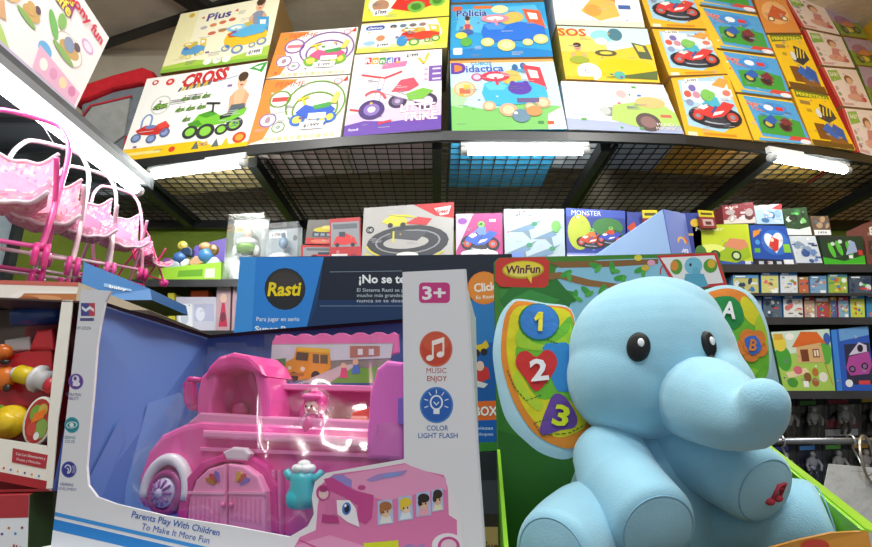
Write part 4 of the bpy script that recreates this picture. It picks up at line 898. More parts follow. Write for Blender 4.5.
cards = [(776, 399, 796, 441, ('#c8a078', '#8a8078', '#5a544c'), '#a8442c', False, '#2a2624', 'dark card with a beige and grey figure, first beside the elephant trunk'),
         (797, 398, 824, 440, ('#6a6a5a', '#55605a', '#4a4a44'), '#4a8a3a', False, '#242824', 'dark card with a grey green figure, second from the elephant trunk'),
         (825, 397, 858, 438, ('#3a3a40', '#30343c', '#2a2a30'), '#8c2f3c', True, '#2c2e36', 'dark wide card with a red and white strip'),
         (859, 395, 886, 437, ('#c0a04a', '#a88a44', '#7a6a3a'), '#d8b84a', False, '#3a3428', 'card with a gold figure at the right edge'),
         (770, 444, 796, 486, ('#8a8a90', '#6a7078', '#4a4e55'), '#3a4a9a', False, '#20222a', 'dark card with a silver figure, below the rail by the elephant arm'),
         (797, 443, 822, 485, ('#5a6070', '#3a4a7a', '#2a3450'), '#4a8ad0', False, '#1c2440', 'blue card with a navy figure, below the rail'),
         (823, 442, 848, 484, ('#4a5048', '#3f4a3c', '#30352e'), '#5aa04a', False, '#22262a', 'dark card with a dark green figure, below the rail'),
         (849, 441, 876, 483, ('#8a6a5a', '#6a4a44', '#3a2f30'), '#c8903a', False, '#2a2428', 'dark card with a brown figure, below the rail by the ring')]
for c in cards:
    figcard(c[0], c[1], c[2], c[3], 2.30, c[8], c[7], c[4], c[5], c[6])
# rail with hooks and white hanging sheet
ra, rb = aty(762, 444, .95), aty(1000, 433, .95); rb.z = ra.z = aty(815, 441, .95).z
ra.x = .46
r = empty('metal_rail', (rb.x, .95, 0), 'thin grey metal rail crossing in front of the carded figures at right', 'rail')
mb = MB(); mb.tube([ra, rb], .0055, '#8d9094', 12); mb.build('rod', M_CHROME, r)
mb = MB(); mb.tube([V((rb.x, .95, 0)), V((rb.x, .95, rb.z + .05))], .012, '#8d9094', 12); mb.tube([V((ra.x, .95, 0)), V((ra.x, .95, ra.z + .01))], .012, '#8d9094', 12); mb.build('upright', M_CHROME, r)
def ringpts(c, rad, ax1, ax2, n=28, a0=0, a1=360): return [c + ax1 * (rad * math.cos(math.radians(a0 + (a1 - a0) * k / n))) + ax2 * (rad * math.sin(math.radians(a0 + (a1 - a0) * k / n))) for k in range(n + (0 if a1 - a0 == 360 else 1))]
p = aty(868, 459, .93); mb = MB(); R_ = rpx(22, p); mb.tube(ringpts(p, R_, V((.75, .6, 0)).normalized(), V((0, 0, 1))), .0024, '#b8b0a0', 10, closed=True)
tag(mb.build('binder_ring', M_CHROME), 'large metal ring on the rail holding the white sheet', 'ring')
for x, lb in ((781, 'thin wire hook on the rail next to the elephant arm'), (851, 'small wire hook on the rail left of the large ring')):
    p = V((aty(x, 441, .95).x, .95, ra.z)); mb = MB(); path = ringpts(p, .010, V((0, 1, 0)), V((0, 0, 1)), 10, 0, 270) + [p + V((0, -.01, -.03)), p + V((-.008, -.03, -.055)), p + V((-.004, -.045, -.045))]
    mb.tube(path, .0016, '#c4c6c8', 8); tag(mb.build('wire_hook', M_CHROME), lb, 'hook', 'wire hooks on the metal rail')
mb = MB(); q = [aty(829, 464, .90), aty(900, 470, .95), aty(905, 580, .95), aty(806, 570, .88)]
mb.hexa(q, V((.002, .004, 0)), '#dcdcda'); a = Art(qasp(q)); 
for k in range(5): a.rect(.52 + .02 * k, .40 - k * .07, .3, .028, '#4a4a4e')
a.rect(.3, .95, .3, .006, '#b8b8b8'); mb.art(a, quadmap(q), .0002)
tag(mb.build('hanging_sheet', M_CLOTH), 'white sheet with small dark print hanging from the large ring', 'sheet')
# ================================================================== LEFT SIDE UNIT
ZL = CZ + .985
root = empty('side_shelf', (-1.5, 1.2, ZL), 'steel shelf along the left carrying the white giraffe toy box above a lit tube', 'shelf')
mb = MB(); mb.box((-1.70, .3, ZL - .02), (-1.19, 1.98, ZL), '#3a3c40'); mb.build('board', M_BLACK, root)
mb = MB(); mb.box((-1.20, .3, ZL - .05), (-1.185, 1.98, ZL + .004), '#565a60'); mb.box((-1.70, 1.98, ZL - .05), (-1.185, 1.995, ZL + .004), '#565a60'); mb.build('angle_rim', M_BLACK, root)
mb = MB(); mb.box((-1.74, .3, 0), (-1.70, 2.0, ZL - .022), '#8b949b'); mb.build('back_panel', M_BLACK, root)
mb = MB(); mb.box((-1.72, 1.95, 0), (-1.68, 1.99, ZL), BLK); mb.build('post', M_BLACK, root)
mb = MB()
for k in range(8): mb.bar(V((-1.69, .5 + k * .2, ZL - .035)), V((-1.20, .5 + k * .2, ZL - .035)), .012, .02, BLK)
mb.build('ribs', M_BLACK, root)
def endp(px, py, z): p = onz(px, py, z); return p
zt = CZ + .90
A_, B_ = onz(-120, -14, zt), onz(146, 192, zt); A_.x = B_.x = -1.205
tube_light('fluorescent_light', A_, B_, 'long bright tube running towards the viewer at upper left above the pink strollers', r=.021, hw=.075, tm=M_TUBE, hc='#8e9398')
# giraffe box
q = []
PX = (V((-1.2, 0, CZ + 1.0)), V((1, 0, .12)).normalized())
bl, br, tr, tl = onpl(-70, -15, PX), onpl(73, 116, PX), onpl(109, 38, PX), onpl(-40, -190, PX)
br.z = bl.z = ZL + .001; 
def a_giraffe(a):
    a.rect(0, 0, 1, 1, '#f0e9ec'); a.poly([(0, 0), (.5, 0), (.4, .12), (.1, .4), (0, .42)], '#b4d07a'); a.rect(0, 0, 1, .05, '#c0b6d2')
    a.ell(.30, .52, .13, .22, '#d8b48a', 30); a.ell(.42, .66, .1, .11, '#dcae7a', 20); a.ell(.24, .66, .08, .14, '#c98f8a', 10); a.line([(.3, .4), (.37, .2)], .05, '#d2a680'); a.line([(.22, .4), (.2, .24)], .05, '#d2a680'); a.circ(.43, .68, .012, '#3a2c20'); a.ell(.2, .8, .05, .1, '#4a4a55')
    a.poly([(.46, .74), (.74, .7), (.74, .86), (.47, .95)], '#9a4a86'); a.text('Little Times', .6, .86, .085, '#f0dc5a', .26, .05, 0, -6, '#8a3f7a'); a.text('Giraffe', .61, .75, .1, '#f0dc5a', .24, .05, 0, -6, '#8a3f7a')
    a.text('pony fun', .83, .88, .1, '#d23a55', .28, .05, 0, -4)
    for x, y, s in ((.52, .4, .10), (.8, .45, .13)):
        if s > .12: a.circ(x, y, s * .85, '#cfc0b8'); a.circ(x, y, s * .78, '#f3ecea')
        a.ell(x, y, s * .6, s * .5, '#cda86e', 20); a.ell(x - s * .2, y - s * .6, s * .7, s * .25, '#8ab26a', -10); a.ell(x + s * .3, y + s * .7, s * .2, s * .3, '#6a5a62'); a.ell(x - s * .1, y + s * .3, s * .3, s * .5, '#8a9ab8' if s > .12 else '#cda86e')
    a.ell(.66, .5, .03, .1, '#7aba6a', 30); a.ell(.7, .6, .03, .07, '#8aba6a', 0); a.ell(.66, .26, .05, .06, '#6ab0e0'); a.circ(.9, .66, .05, '#d8a8d8'); a.circ(.9, .66, .035, '#efdff0')
    a.poly([(.62, .06), (.98, .05), (.98, .2), (.62, .26)], '#e8b4d2')
    for k in range(4): a.ell(.68 + .08 * k, .15, .03, .05, ['#f4ece8', '#e09ac0', '#f0d8b0', '#d882b0'][k])
carton('toy_box', 'white box with a giraffe rocker picture, at the upper left above the long lit tube', 'box', [tl, tr, br, bl], V((-.36, 0, 0)), ('#efe8ea', '#ece6e8', '#d8d0d4', '#e8e2e4', '#c8bcc8', '#d8d0d4'), a_giraffe, None, eps=.0004)
q2 = [V((-1.26, 1.62, ZL + .62)), V((-1.26, 1.93, ZL + .62)), V((-1.26, 1.93, ZL + .002)), V((-1.26, 1.62, ZL + .002))]
# ------------------------------------------------------------------ strollers
ZK = CZ + .335      # top of the crates the strollers stand in
def stroller(loc, rz, tilt, sc, label, tubecol, cloth, wheelc, string=None):
    r = empty('doll_stroller', loc, label, 'stroller', 'pink doll strollers')
    R = Matrix.Rotation(rz, 3, 'Z') @ Matrix.Rotation(tilt, 3, 'X')
    def T(x, y, z): return V(loc) + R @ (V((x, y, z)) * sc)
    def path(pts, n=5):
        out = []
        P_ = [T(*p) for p in pts]
        for i in range(len(P_) - 1):
            p0, p1, p2, p3 = P_[max(i - 1, 0)], P_[i], P_[i + 1], P_[min(i + 2, len(P_) - 1)]
            for k in range(n):
                t = k / n; out.append(.5 * ((2 * p1) + (p2 - p0) * t + (2 * p0 - 5 * p1 + 4 * p2 - p3) * t * t + (3 * p1 - p0 - 3 * p2 + p3) * t ** 3))
        out.append(P_[-1]); return out
    tr_ = .0085 * sc
    # handle arch runs from front wheels up over the back
    mb = MB(); mb.tube(path([(-.11, -.12, .05), (-.12, -.02, .24), (-.125, .10, .47), (-.10, .14, .57), (-.06, .155, .605), (.06, .155, .605), (.10, .14, .57), (.125, .10, .47), (.12, -.02, .24), (.11, -.12, .05)]), tr_, tubecol, 8); mb.build('handle', M_PLAST, r)
    for s in (-1, 1):
        mb = MB(); mb.tube(path([(s * .125, .14, .05), (s * .12, .0, .22), (s * .10, -.12, .34)]), tr_ * .9, tubecol, 8); mb.build('rear_leg', M_PLAST, r)
    mb = MB(); mb.tube(path([(-.11, -.11, .06), (.11, -.11, .06)]), tr_ * .8, tubecol, 8); mb.build('axle', M_PLAST, r); mb = MB(); mb.tube(path([(-.12, .13, .06), (.12, .13, .06)]), tr_ * .8, tubecol, 8); mb.build('axle', M_PLAST, r)
    # sling seat: profile swept across the width, sides raised, printed cloth
    pr0 = [(-.17, .15), (-.16, .19), (-.06, .18), (.02, .19), (.05, .25), (.07, .33), (.085, .40)]; prof = []
    for i in range(len(pr0) - 1):
        for k in range(6): t = k / 6; prof.append((pr0[i][0] * (1 - t) + pr0[i + 1][0] * t, pr0[i][1] * (1 - t) + pr0[i + 1][1] * t))
    prof.append(pr0[-1]); m = len(prof); nx = 27; rn = random.Random(int(loc.x * 1000) + 77)
    pal = [cloth, cloth, cloth, '#f0d3de', '#eba3bf', '#ebb3b0', '#df86ab']
    vs = []
    for j in range(nx):
        u = j / (nx - 1) * 2 - 1
        for (y, z) in prof: vs.append(T(u * .100, y - abs(u) ** 3 * .05, z + .03 * abs(u) ** 3 + .004 * math.sin(9 * u + 30 * z)))
    back = [v + (R @ V((0, .006, -.003))) for v in vs]
    mb = MB(); o_ = 0
    for pts_, flip in ((vs, False), (back, True)):
        o = len(mb.v); mb.v += pts_
        for j in range(nx - 1):
            for i in range(m - 1):
                f = [o + j * m + i, o + (j + 1) * m + i, o + (j + 1) * m + i + 1, o + j * m + i + 1]
                mb.f.append(f[::-1] if flip else f); mb.c.append(C(rn.choice(pal))); mb.sm.append(True)
    mb.tube([vs[j * m + m - 1] for j in range(nx)], .006 * sc, '#f6dbe6', 8); mb.tube([vs[j * m] for j in range(nx)], .006 * sc, '#f6dbe6', 8)
    mb.build('seat', M_CLOTH, r)
    # quilted cushion on the backrest
    mb = MB(); cu_ = [T(.085 * math.cos(t * math.pi / 3 + .52), .025 + .02 * math.sin(t * math.pi / 3 + .52), .27 + .075 * math.sin(t * math.pi / 3 + .52)) for t in range(6)]
    mb.prism(cu_, R @ V((0, .025, -.01)) * sc, cloth, .006 * sc, 2); mb.build('cushion', M_CLOTH, r)
    # printed flowers as raised patches on the hood
    ax = (R @ V((1, 0, 0))).normalized()
    for s in (-1, 1):
        for y in (-.12, .14):
            mb = MB()
            for o_ in (-.012, .012): mb.lathe(T(s * .112 + o_, y, .035), ax, [(-.008 * sc, .020 * sc), (-.007 * sc, .033 * sc), (.007 * sc, .033 * sc), (.008 * sc, .020 * sc)], wheelc, 18)
            mb.lathe(T(s * .112, y, .035), ax, [(-.024 * sc, .009 * sc), (.024 * sc, .009 * sc)], '#f6b2d4', 12); mb.build('wheel', M_PLAST, r)
    if string:
        mb = MB(); mb.tube([T(0, .155, .605), V(string)], .0016, '#d8dce0', 6); mb.build('hanging_string', M_MATTE, r)
    return r
def sl(px, py, Y): p = aty(px, py, Y); return p
D2 = math.radians
stroller(sl(-14, 272, 1.20), D2(38), D2(-4), .86, 'pale pink doll stroller with hot pink arch at the far left edge', '#ee5aa8', '#eb9fbd', '#ee3f9a', (-1.24, 1.15, ZL - .03))
stroller(sl(26, 280, 1.36), D2(40), D2(-4), .80, 'pale pink doll stroller with a white arch, second from the left', '#f6d3e2', '#eaa2b8', '#ee4aa2', (-1.23, 1.32, ZL - .03))
stroller(sl(72, 280, 1.55), D2(42), D2(-4), .72, 'doll stroller with mauve seat and slim white arch, third from left', '#f8dfe8', '#c98ab0', '#f064b0', (-1.22, 1.5, ZL - .03))
stroller(sl(110, 282, 1.74), D2(46), D2(-4), .66, 'light pink doll stroller with tall open frame, fourth from left', '#f3a9cc', '#e8a0c4', '#ee3f9a', (-1.21, 1.7, ZL - .03))
stroller(sl(141, 286, 1.92), D2(70), D2(-4), .46, 'small hot pink doll stroller at the right end of the row', '#e8307c', '#d86a9a', '#f0339a')
# ------------------------------------------------------------------ crates and boxes of the left stack (nearer)
CT = '#e9e3d8'
def a_crate(a):
    a.rect(0, 0, 1, 1, '#efe6da'); a.rect(0, .82, 1, .18, '#c86a5c'); a.poly([(.5, 0), (1, .0), (1, .62), (.58, .58), (.5, .4)], '#f4efe6'); a.poly([(.54, .06), (1, .05), (1, .52), (.6, .48)], '#c07a4a'); a.ell(.75, .3, .14, .12, '#d89a68'); a.ell(.64, .26, .08, .1, '#a85f34'); a.line([(.3, 0), (.36, .8)], .006, '#8a8478')
pc = (aty(30, 290, 1.06), V((.12, -1, 0)).normalized())
q = qplane([(-60, 287), (82, 266), (78, 292), (-60, 318)], pc)
zb = (q[2].z + q[3].z) / 2
q[0].z = q[1].z = zb + .052; q[2].z = q[3].z = zb
carton('display_tray', 'cream tray with red rim and brown picture holding the pink strollers', 'tray', q, V((0, .40, 0)), ('#efe6da', '#d8ccb8', '#d8ccb8', '#b8aa98', '#4a4038', '#cfc4b4'), a_crate)
ZTRAY = zb
# blue box and grey box right of the tray
q = [aty(84, 262, 1.30), aty(150, 289, 1.42), aty(152, 300, 1.42), aty(80, 300, 1.30)]
def a_blueb(a): a.rect(0, 0, 1, 1, '#3f7ec0'); a.rect(.3, .45, .4, .12, '#8fb8e0'); a.text('baby', .5, .5, .12, '#eaf2fa', .25)
carton('toy_box', 'blue box edge sloping down under the folded hot pink stroller', 'box', q, V((0, .22, 0)), ('#3f7ec0', '#356aa8', '#3f7ec0', '#6a8fb8', '#2a2a2a', '#356aa8'), a_blueb)
# red toy box with window
pf = (aty(40, 400, .86), V((.22, -1, 0)).normalized())
zr0 = aty(50, 492, .86).z
r = empty('toy_box', onpl(0, 480, pf), 'open fronted red and white toy box with maracas and yellow pieces, at the left edge', 'box')
r.location.z = zr0
awy = -pf[1]
Qp = lambda x, y, d=0: onpl(x, y, (pf[0] + awy * d, pf[1]))
mb = MB()
fr = [(-70, 298), (72, 300), (69, 330), (57, 400), (52, 491), (-70, 468)]
# frame: right column, bottom band
mb.prism([Qp(*p) for p in [(62, 300), (73, 300), (64, 380), (58, 420), (52, 491), (46, 489), (48, 420), (54, 360), (58, 330)]], awy * .003, '#ece6da')
mb.prism([Qp(*p) for p in [(-70, 428), (48, 446), (46, 490), (-70, 467)]], awy * .003, '#efe9dc')
a = Art(1.)
PXY = lambda pts: [(x, -y) for x, y in pts]
a.poly(PXY([(-70, 458), (47, 481), (46, 490), (-70, 467)]), '#a8262c')
a.poly(PXY([(13, 448), (48, 455), (46, 469), (12, 462)]), '#b03038')
a.text('Con Los Dinosaurios y', 31, -456, 2.6, '#f3dede', 30, .01, 0, -10); a.text('Frutas y Melodias', 29, -461, 2.6, '#f3dede', 24, .01, 0, -10)
for k in range(6): a.circ(4 + 7 * k, -(468 + 1.6 * k), 1.1, ['#d83a3a', '#3a5ab8', '#e0b83a', '#5a3a9a', '#d87a3a', '#4a8ac8'][k], 10)
mb.art(a, lambda x, y: (Qp(x, -y), pf[1]), .0003)
mb.build('front_frame', M_PRINT, r)
mb = MB(); hz = .20
b0, b1 = Qp(-70, 491, .0), Qp(52, 491, .0); b0.z = b1.z = zr0
top = Qp(60, 300).z
def wallq(p, d, zt, col, th=.003):
    mb.hexa([V((p.x, p.y, zt)), V((p.x, p.y, zt)) + d, p + d, p], awy * th, col)
d = b1 - b0
wallq(b0 + awy * .16, d, top, '#7c1d22')
mb.hexa([b0 + V((0, 0, .004)), b1 + V((0, 0, .004)), b1, b0], awy * .16, '#8c2228')
mb.hexa([V((b1.x, b1.y, top)) + awy * .002, V((b1.x, b1.y, top)) + awy * .16, b1 + awy * .16, b1 + awy * .002], V((.003, 0, 0)), '#3a52a0')
mb.hexa([V((b0.x, b0.y, top)), V((b1.x, b1.y, top)), V((b1.x, b1.y, top - .003)), V((b0.x, b0.y, top - .003))], awy * .16, '#4a3a36')
mb.build('carton', M_PRINT, r)
mb = MB(); mb.prism([Qp(*p, .05) for p in [(-70, 372), (52, 345), (52, 420), (-70, 430)]], awy * .08, '#c9252c', .004); mb.prism([Qp(*p, .045) for p in [(28, 350), (36, 330), (52, 328), (54, 350)]], awy * .07, '#cf2a30', .005); mb.prism([Qp(*p, .06) for p in [(4, 340), (30, 336), (30, 350), (4, 352)]], awy * .03, '#c4bcb8', .003); mb.build('red_insert', M_PLAST, r)
mb = MB(); p0, p1 = Qp(12, 318, .09), Qp(50, 314, .09); mb.lathe(p0, p1 - p0, [(0, .004), (.003, .016), (.05, .02), (.075, .02), (.082, .008)], '#2a4a8c'); tag(mb.build('toy_drum', M_PLAST), 'blue toy cylinder at the back of the open red toy box', 'toy')
mb = MB(); p0, p1 = Qp(13, 372, .035), Qp(52, 382, .028); L = (p1 - p0).length; ax = p1 - p0
root_m = empty('maraca', (p0 + p1) / 2, 'white maraca with yellow band and red tip in the open red toy box', 'toy maraca')
mb = MB(); mb.lathe(p0, ax, [(0, .008), (L * .05, .010), (L * .12, .011)], '#ece8e4'); mb.lathe(p0, ax, [(L * .5, .013), (L * .55, .019), (L * .6, .022), (L * .7, .023), (L * .72, .015), (L * .9, .017)], '#e8e4e2'); mb.build('body', M_PLAST, root_m)
mb = MB(); mb.lathe(p0, ax, [(L * .12, .0135), (L * .14, .0148), (L * .48, .0148), (L * .5, .0135)], '#e6c81e'); mb.build('yellow_band', M_PLAST, root_m)
mb = MB(); mb.ball(p1 + V((0, 0, -.006)), .012, .012, .014, '#d83038'); mb.build('red_tip', M_PLAST, root_m)
def blobthing(name, label, cat, spec, group=None):
    c = Qp(spec[0][0], spec[0][1], spec[0][3]); mb = MB()
    for x, y, rr, dd, col, sz in spec:
        p = Qp(x, y, dd); k = rpx(rr, p); mb.ball(p, k, k * .7, k * sz, col, n=18, m=10)
    return tag(mb.build(name, M_PLAST), label, cat, group)
blobthing('orange_toy', 'orange toy figure with dark eyes at the left edge of the red toy box', 'toy', [(2, 352, 10, .04, '#e8741e', .8), (4, 378, 11, .04, '#ea7a22', 1.1), (5, 362, 5, .032, '#2a2320', .6), (7, 388, 4, .03, '#3a2a22', 1.)])
p = Qp(12, 422, .035); mb = MB(); mb.lathe(p + pf[1] * .0, pf[1], [(0, rpx(17, p)), (.012, rpx(16, p)), (.016, rpx(10, p)), (.022, rpx(9, p)), (.026, rpx(6, p))], '#e9c320', 20); tag(mb.build('yellow_toy', M_PLAST), 'yellow round toy piece in the red toy box', 'toy')
blobthing('green_toy', 'lime green toy piece behind the yellow one in the red toy box', 'toy', [(2, 412, 10, .06, '#86c832', 1.3), (-6, 420, 9, .055, '#7abf2c', 1.1)])
p = Qp(38, 421, .012); mb = MB(); k = rpx(16, p); n_ = pf[1]; u_ = V((n_.y, -n_.x, 0)) * -1
if u_.x < 0: u_ = -u_
zz = V((0, 0, 1)); el = [p + u_ * (k * .85 * math.cos(t * math.pi / 16)) + zz * (k * 1.5 * math.sin(t * math.pi / 16)) for t in range(32)]
mb.prism(el, awy * .012, '#e6e2d2', .003)
a = Art(1.); a.ell(0, 0, .82, .9, '#b8342c', 0); a.ell(-.2, .3, .4, .35, '#7aa83a'); a.ell(.3, -.3, .4, .4, '#8aa84a'); a.ell(.2, .45, .3, .25, '#d0b04a'); a.ell(-.3, -.3, .3, .3, '#c84a3a'); a.poly([(-.4, -.1), (.35, .12), (.4, .5), (-.3, .3)], '#f07a1e'); a.ell(.1, -.6, .18, .16, '#e8e4e0')
mb.art(a, lambda x, y: (p + u_ * (k * .85 * x) + zz * (k * 1.5 * y), n_), .0003)
tag(mb.build('picture_disc', M_PRINT), 'oval picture disc with an orange sticker on the front of the red toy box', 'disc')
# lower box with red band
pl_ = (aty(30, 520, .845), V((.16, -1, 0)).normalized())
q = qplane([(-90, 478), (29, 497), (29, 620), (-90, 620)], pl_); q[0].z = q[1].z = zr0 - .002; q[2].z = q[3].z = ZC
lowvec = aty(53, 489, 1.02) - q[1]; lowvec.z = 0
def a_lower(a):
    a.rect(0, 0, 1, 1, '#e9ecf0'); a.rect(0, .84, 1, .16, '#b0343a'); a.text('animalitos', .84, .62, .07, '#b03a48', .42, .03, 0, -1); a.text('musical', .7, .54, .035, '#8ab0d0', .2)
    for k in range(7): a.circ(.62 + .055 * k, .75 + .02 * (-1) ** k, .012, ['#c83a3a', '#3a5ab8', '#e0b83a', '#5a3a9a', '#d87a3a', '#4a8ac8', '#a83a6a'][k], 10)
carton('toy_box', 'white box with red top band under the red toy box at lower left', 'box', q, lowvec, ('#e9ecf0', '#31502f', '#d8d8d8', '#b0343a', '#888888', '#31502f'), a_lower)
# counter
struct((lambda mb: mb.build('trim_counter', M_CARD))(MB().box((-1.15, .2, ZC - .03), (.44, 1.9, ZC), '#6a6560')))
struct((lambda mb: mb.build('trim_counter_base', M_CARD))(MB().box((-1.1, .35, 0), (.42, 1.85, ZC - .03), '#55504c')))
# plain box stack that carries the stroller tray
mb = MB(); lo = (-1.14, 1.10, ZC); mb.box(lo, (-.62, 1.46, ZTRAY - .002), '#5a4f48'); tag(mb.build('storage_carton', M_CARD), 'plain dark carton behind the red toy box carrying the stroller tray', 'carton')
# ================================================================== BLUE BRICK BOX (behind)
PYP = lambda pts: [(x, -y) for x, y in pts]
YR = .76
plr = yplane(YR)
def pxart(plane):
    n = plane[1]
    return lambda x, y: (onpl(x, -y, plane), n)
q = qplane([(240, 257), (512, 254), (512, 448), (228, 452)], plr)
zb = (q[2].z + q[3].z) / 2; q[2].z = q[3].z = zb
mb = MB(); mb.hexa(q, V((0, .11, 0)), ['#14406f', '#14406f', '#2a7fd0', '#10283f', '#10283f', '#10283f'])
a = Art(1.)
a.poly(PYP([(240, 257), (261, 257), (253, 330), (240, 452), (228, 452), (234, 330)]), '#3f97e4')
a.poly(PYP([(256, 257.2), (324, 257), (306, 330), (280, 452), (240, 452), (252, 330)]), '#2b86dc')
a.poly(PYP([(324, 257), (512, 254), (512, 300), (318, 300)]), '#131f33'); a.poly(PYP([(318, 300), (512, 300), (512, 328), (308, 330)]), '#12345f')
a.line(PYP([(330, 272), (402, 271)]), .5, '#8fa0b4'); a.line(PYP([(320, 306), (402, 306)]), .5, '#8fa0b4')
a.poly(PYP([(308, 328), (512, 326), (512, 334), (306, 334)]), '#4a9a2c')
a.ell(285, -289, 20.5, 21, '#20242a'); a.ell(285, -289, 19.5, 20, '#31302f'); a.ell(285, -296, 17, 12, '#25282c'); a.ell(285, -282, 15, 10, '#3f3a37')
a.text('Rasti', 284.5, -289, 13, '#f2d81c', 34, .03, .18, 1, '#15181c')
a.text('Para jugar en serio', 278, -319, 4.2, '#e4eef8', 43, .01)
a.text('Super Box', 276, -329, 5.5, '#f0f5fa', 42, .03)
a.text('¡No se te pase!', 359, -279, 8, '#f4f6f8', 74, .03, al='l')
for k, t in enumerate(('El Sistema Rasti se pone a prueba', 'mucho más grandes y fuertes que', 'nunca se te desarman solos')): a.text(t, 357, -(290 + 5.3 * k), 3.4, '#c8d2de', 78, .005, al='l')
# right strip
a.poly(PYP([(470, 300), (512, 300), (512, 402), (470, 402)]), '#2f7ec4'); a.poly(PYP([(470, 345), (512, 340), (512, 402), (470, 402)]), '#1d5fa8')
a.ell(484, -288, 16.5, 16.5, '#e8842c'); a.ell(484, -288, 15, 15, '#ea8f35'); a.text('Click', 485, -287, 8, '#fbf4ea', 22, .03, 0, 6); a.text('Es Rasti', 485, -297, 3.2, '#fbf0e0', 18, .02, 0, 4)
a.poly(PYP([(472, 346), (482, 344), (486, 340), (489, 346), (484, 352), (474, 353)]), '#e0c32c'); a.ell(476, -353, 4, 4, '#2a2a30'); a.ell(484, -352, 3.5, 3.5, '#2a2a30')
a.poly(PYP([(472, 374), (478, 364), (488, 368), (490, 378), (478, 384), (470, 382)]), '#cf3838'); a.ell(480, -366, 4, 5, '#e6c8b8'); a.poly(PYP([(474, 380), (488, 384), (484, 388), (472, 386)]), '#d8dce0')
a.poly(PYP([(466, 402), (512, 400), (512, 419), (466, 421)]), '#e5702a'); a.text('BOX', 486, -411, 9, '#fdf6ee', 23, .05, 0, 1, '#2a3f70')
a.poly(PYP([(466, 421), (512, 419), (512, 441), (466, 443)]), '#1c62b8'); a.text('piezas', 485, -428, 3, '#bcd4f0', 16); a.text('bloques', 485, -434, 3, '#bcd4f0', 16); a.poly(PYP([(466, 443), (512, 441), (512, 450), (466, 452)]), '#3a8a34')
mb.art(a, pxart(plr), .0001)
tag(mb.build('brick_box', M_PRINT), 'wide dark blue building brick box with a black round logo, behind the pink bus box', 'box')
q = qplane([(226, 452), (520, 450), (520, 640), (226, 640)], yplane(YR - .005)); q[0].z = q[1].z = zb - .002; q[2].z = q[3].z = ZC
def a_under(a):
    a.rect(0, 0, 1, 1, '#2c3138'); a.rect(.86, .0, .14, .86, '#3a3630'); a.rect(.875, .34, .1, .3, '#c0a86a'); a.text('juego', .92, .55, .05, '#5a4a2c', .08); a.rect(.88, .1, .09, .16, '#7a6a4a'); a.rect(.84, .7, .16, .16, '#454b55')
carton('toy_box', 'dark box with a tan label under the blue brick box', 'box', q, V((0, .14, 0)), '#2c3138', a_under)

# ================================================================== PINK BUS WINDOW BOX
FL, FR = V((-.352, .515, 0)), V((.023, .38, 0))
eb = (FR - FL).normalized(); nb = V((eb.y, -eb.x, 0))           # towards the camera
BP = (FL + V((0, 0, CZ)), nb); away = -nb
B = lambda x, y, d=0.: onpl(x, y, (BP[0] + away * d, nb))
ztop = (B(81, 289).z + B(464, 269).z) / 2
pbl, pbr = B(53, 530), B(489, 631); zbot = (pbl.z + pbr.z) / 2
xl = [(p.x, p.y) for p in (B(68, 410), B(474, 430))]
root = empty('pink_bus_box', V(((xl[0][0] + xl[1][0]) / 2, (xl[0][1] + xl[1][1]) / 2, zbot)), 'white window box with a pink toy bus inside, front and centre left', 'box')
outline = [(105, 302), (100, 326), (97, 346), (93, 397), (89, 437), (86.5, 466), (88, 485), (97, 497), (116, 504), (166, 516), (230, 526), (289, 537), (308, 526), (314, 514), (312, 497), (315, 482), (326, 473), (356, 467.5), (404, 459), (402.5, 272)]
panel = [(81, 289), (111, 291)] + outline + [(464, 269), (489, 631), (50.5, 551)]
mb = MB(); mb.prism([B(*p) for p in panel], away * .0022, '#e7e6ea', 0)
mb.prism([B(464, 269), B(464, 269) + away * .0022, B(489, 631) + away * .0022, B(489, 631)], V((.0012, 0, 0)), '#d6d6dc')
for (x, y) in ((0, 0),): pass
a = Art(1.)
# stripes along the bottom
a.poly(PYP([(54.3, 519), (488, 620), (489, 631), (53, 530)]), '#2a86d6'); a.poly(PYP([(53, 530), (489, 631), (488, 636), (50.6, 550)]), '#dfe3ea'); a.poly(PYP([(55.2, 512), (487.4, 611.5), (487.7, 615.5), (54.9, 515.8)]), '#3a96e0')
a.text('Parents Play With Children', 176, -523.3, 6.4, '#2f62b4', 90, .01, .1, -12); a.text('To Make It More Fun', 176, -533.2, 6.2, '#2f62b4', 69, .01, .1, -12)
# left column
a.rect(81, -316, 8, 13, '#4a4f9a'); a.rect(89, -316, 6, 13, '#c84a55'); a.poly(PYP([(82, 306), (86, 309), (90, 306), (94, 309), (94, 312), (90, 309), (86, 312), (82, 309)]), '#f0f0f4'); a.rect(80, -321, 14, 3, '#5a5a8a'); a.text('HY-323236', 84, -328, 3, '#6a6a74', 14, .01)
def icon(x, y, r, c, c2, ring=None): a.ell(x, -y, r, r * 1.08, c2 or c, n=28); a.ell(x, -y, r * .9, r * .97, c, n=28)
icon(76, 381.5, 7.4, '#6a4a9a', '#8a6ab4'); a.ell(76, -379.5, 3.6, 4.2, '#e9e4f2'); a.ell(77, -384, 3.4, 2.4, '#e9e4f2'); a.rect(73, -386, 3, 3, '#e9e4f2'); a.ell(75.4, -378.5, 1.6, 2, '#6a4a9a')
a.text('OPERATION', 73.5, -394.5, 2.9, '#6a5a9a', 15, .01, 0, -3); a.text('ABILITY', 73.5, -398.5, 2.9, '#6a5a9a', 11, .01, 0, -3)
icon(72, 425, 7.4, '#2a8a9a', '#5ab0ba'); a.ell(72, -425, 5.6, 3.4, '#e6f2f2', 8); a.ell(72, -425, 4.6, 2.6, '#2a8a9a', 8); a.ell(72, -425, 2.2, 2.2, '#e6f2f2')
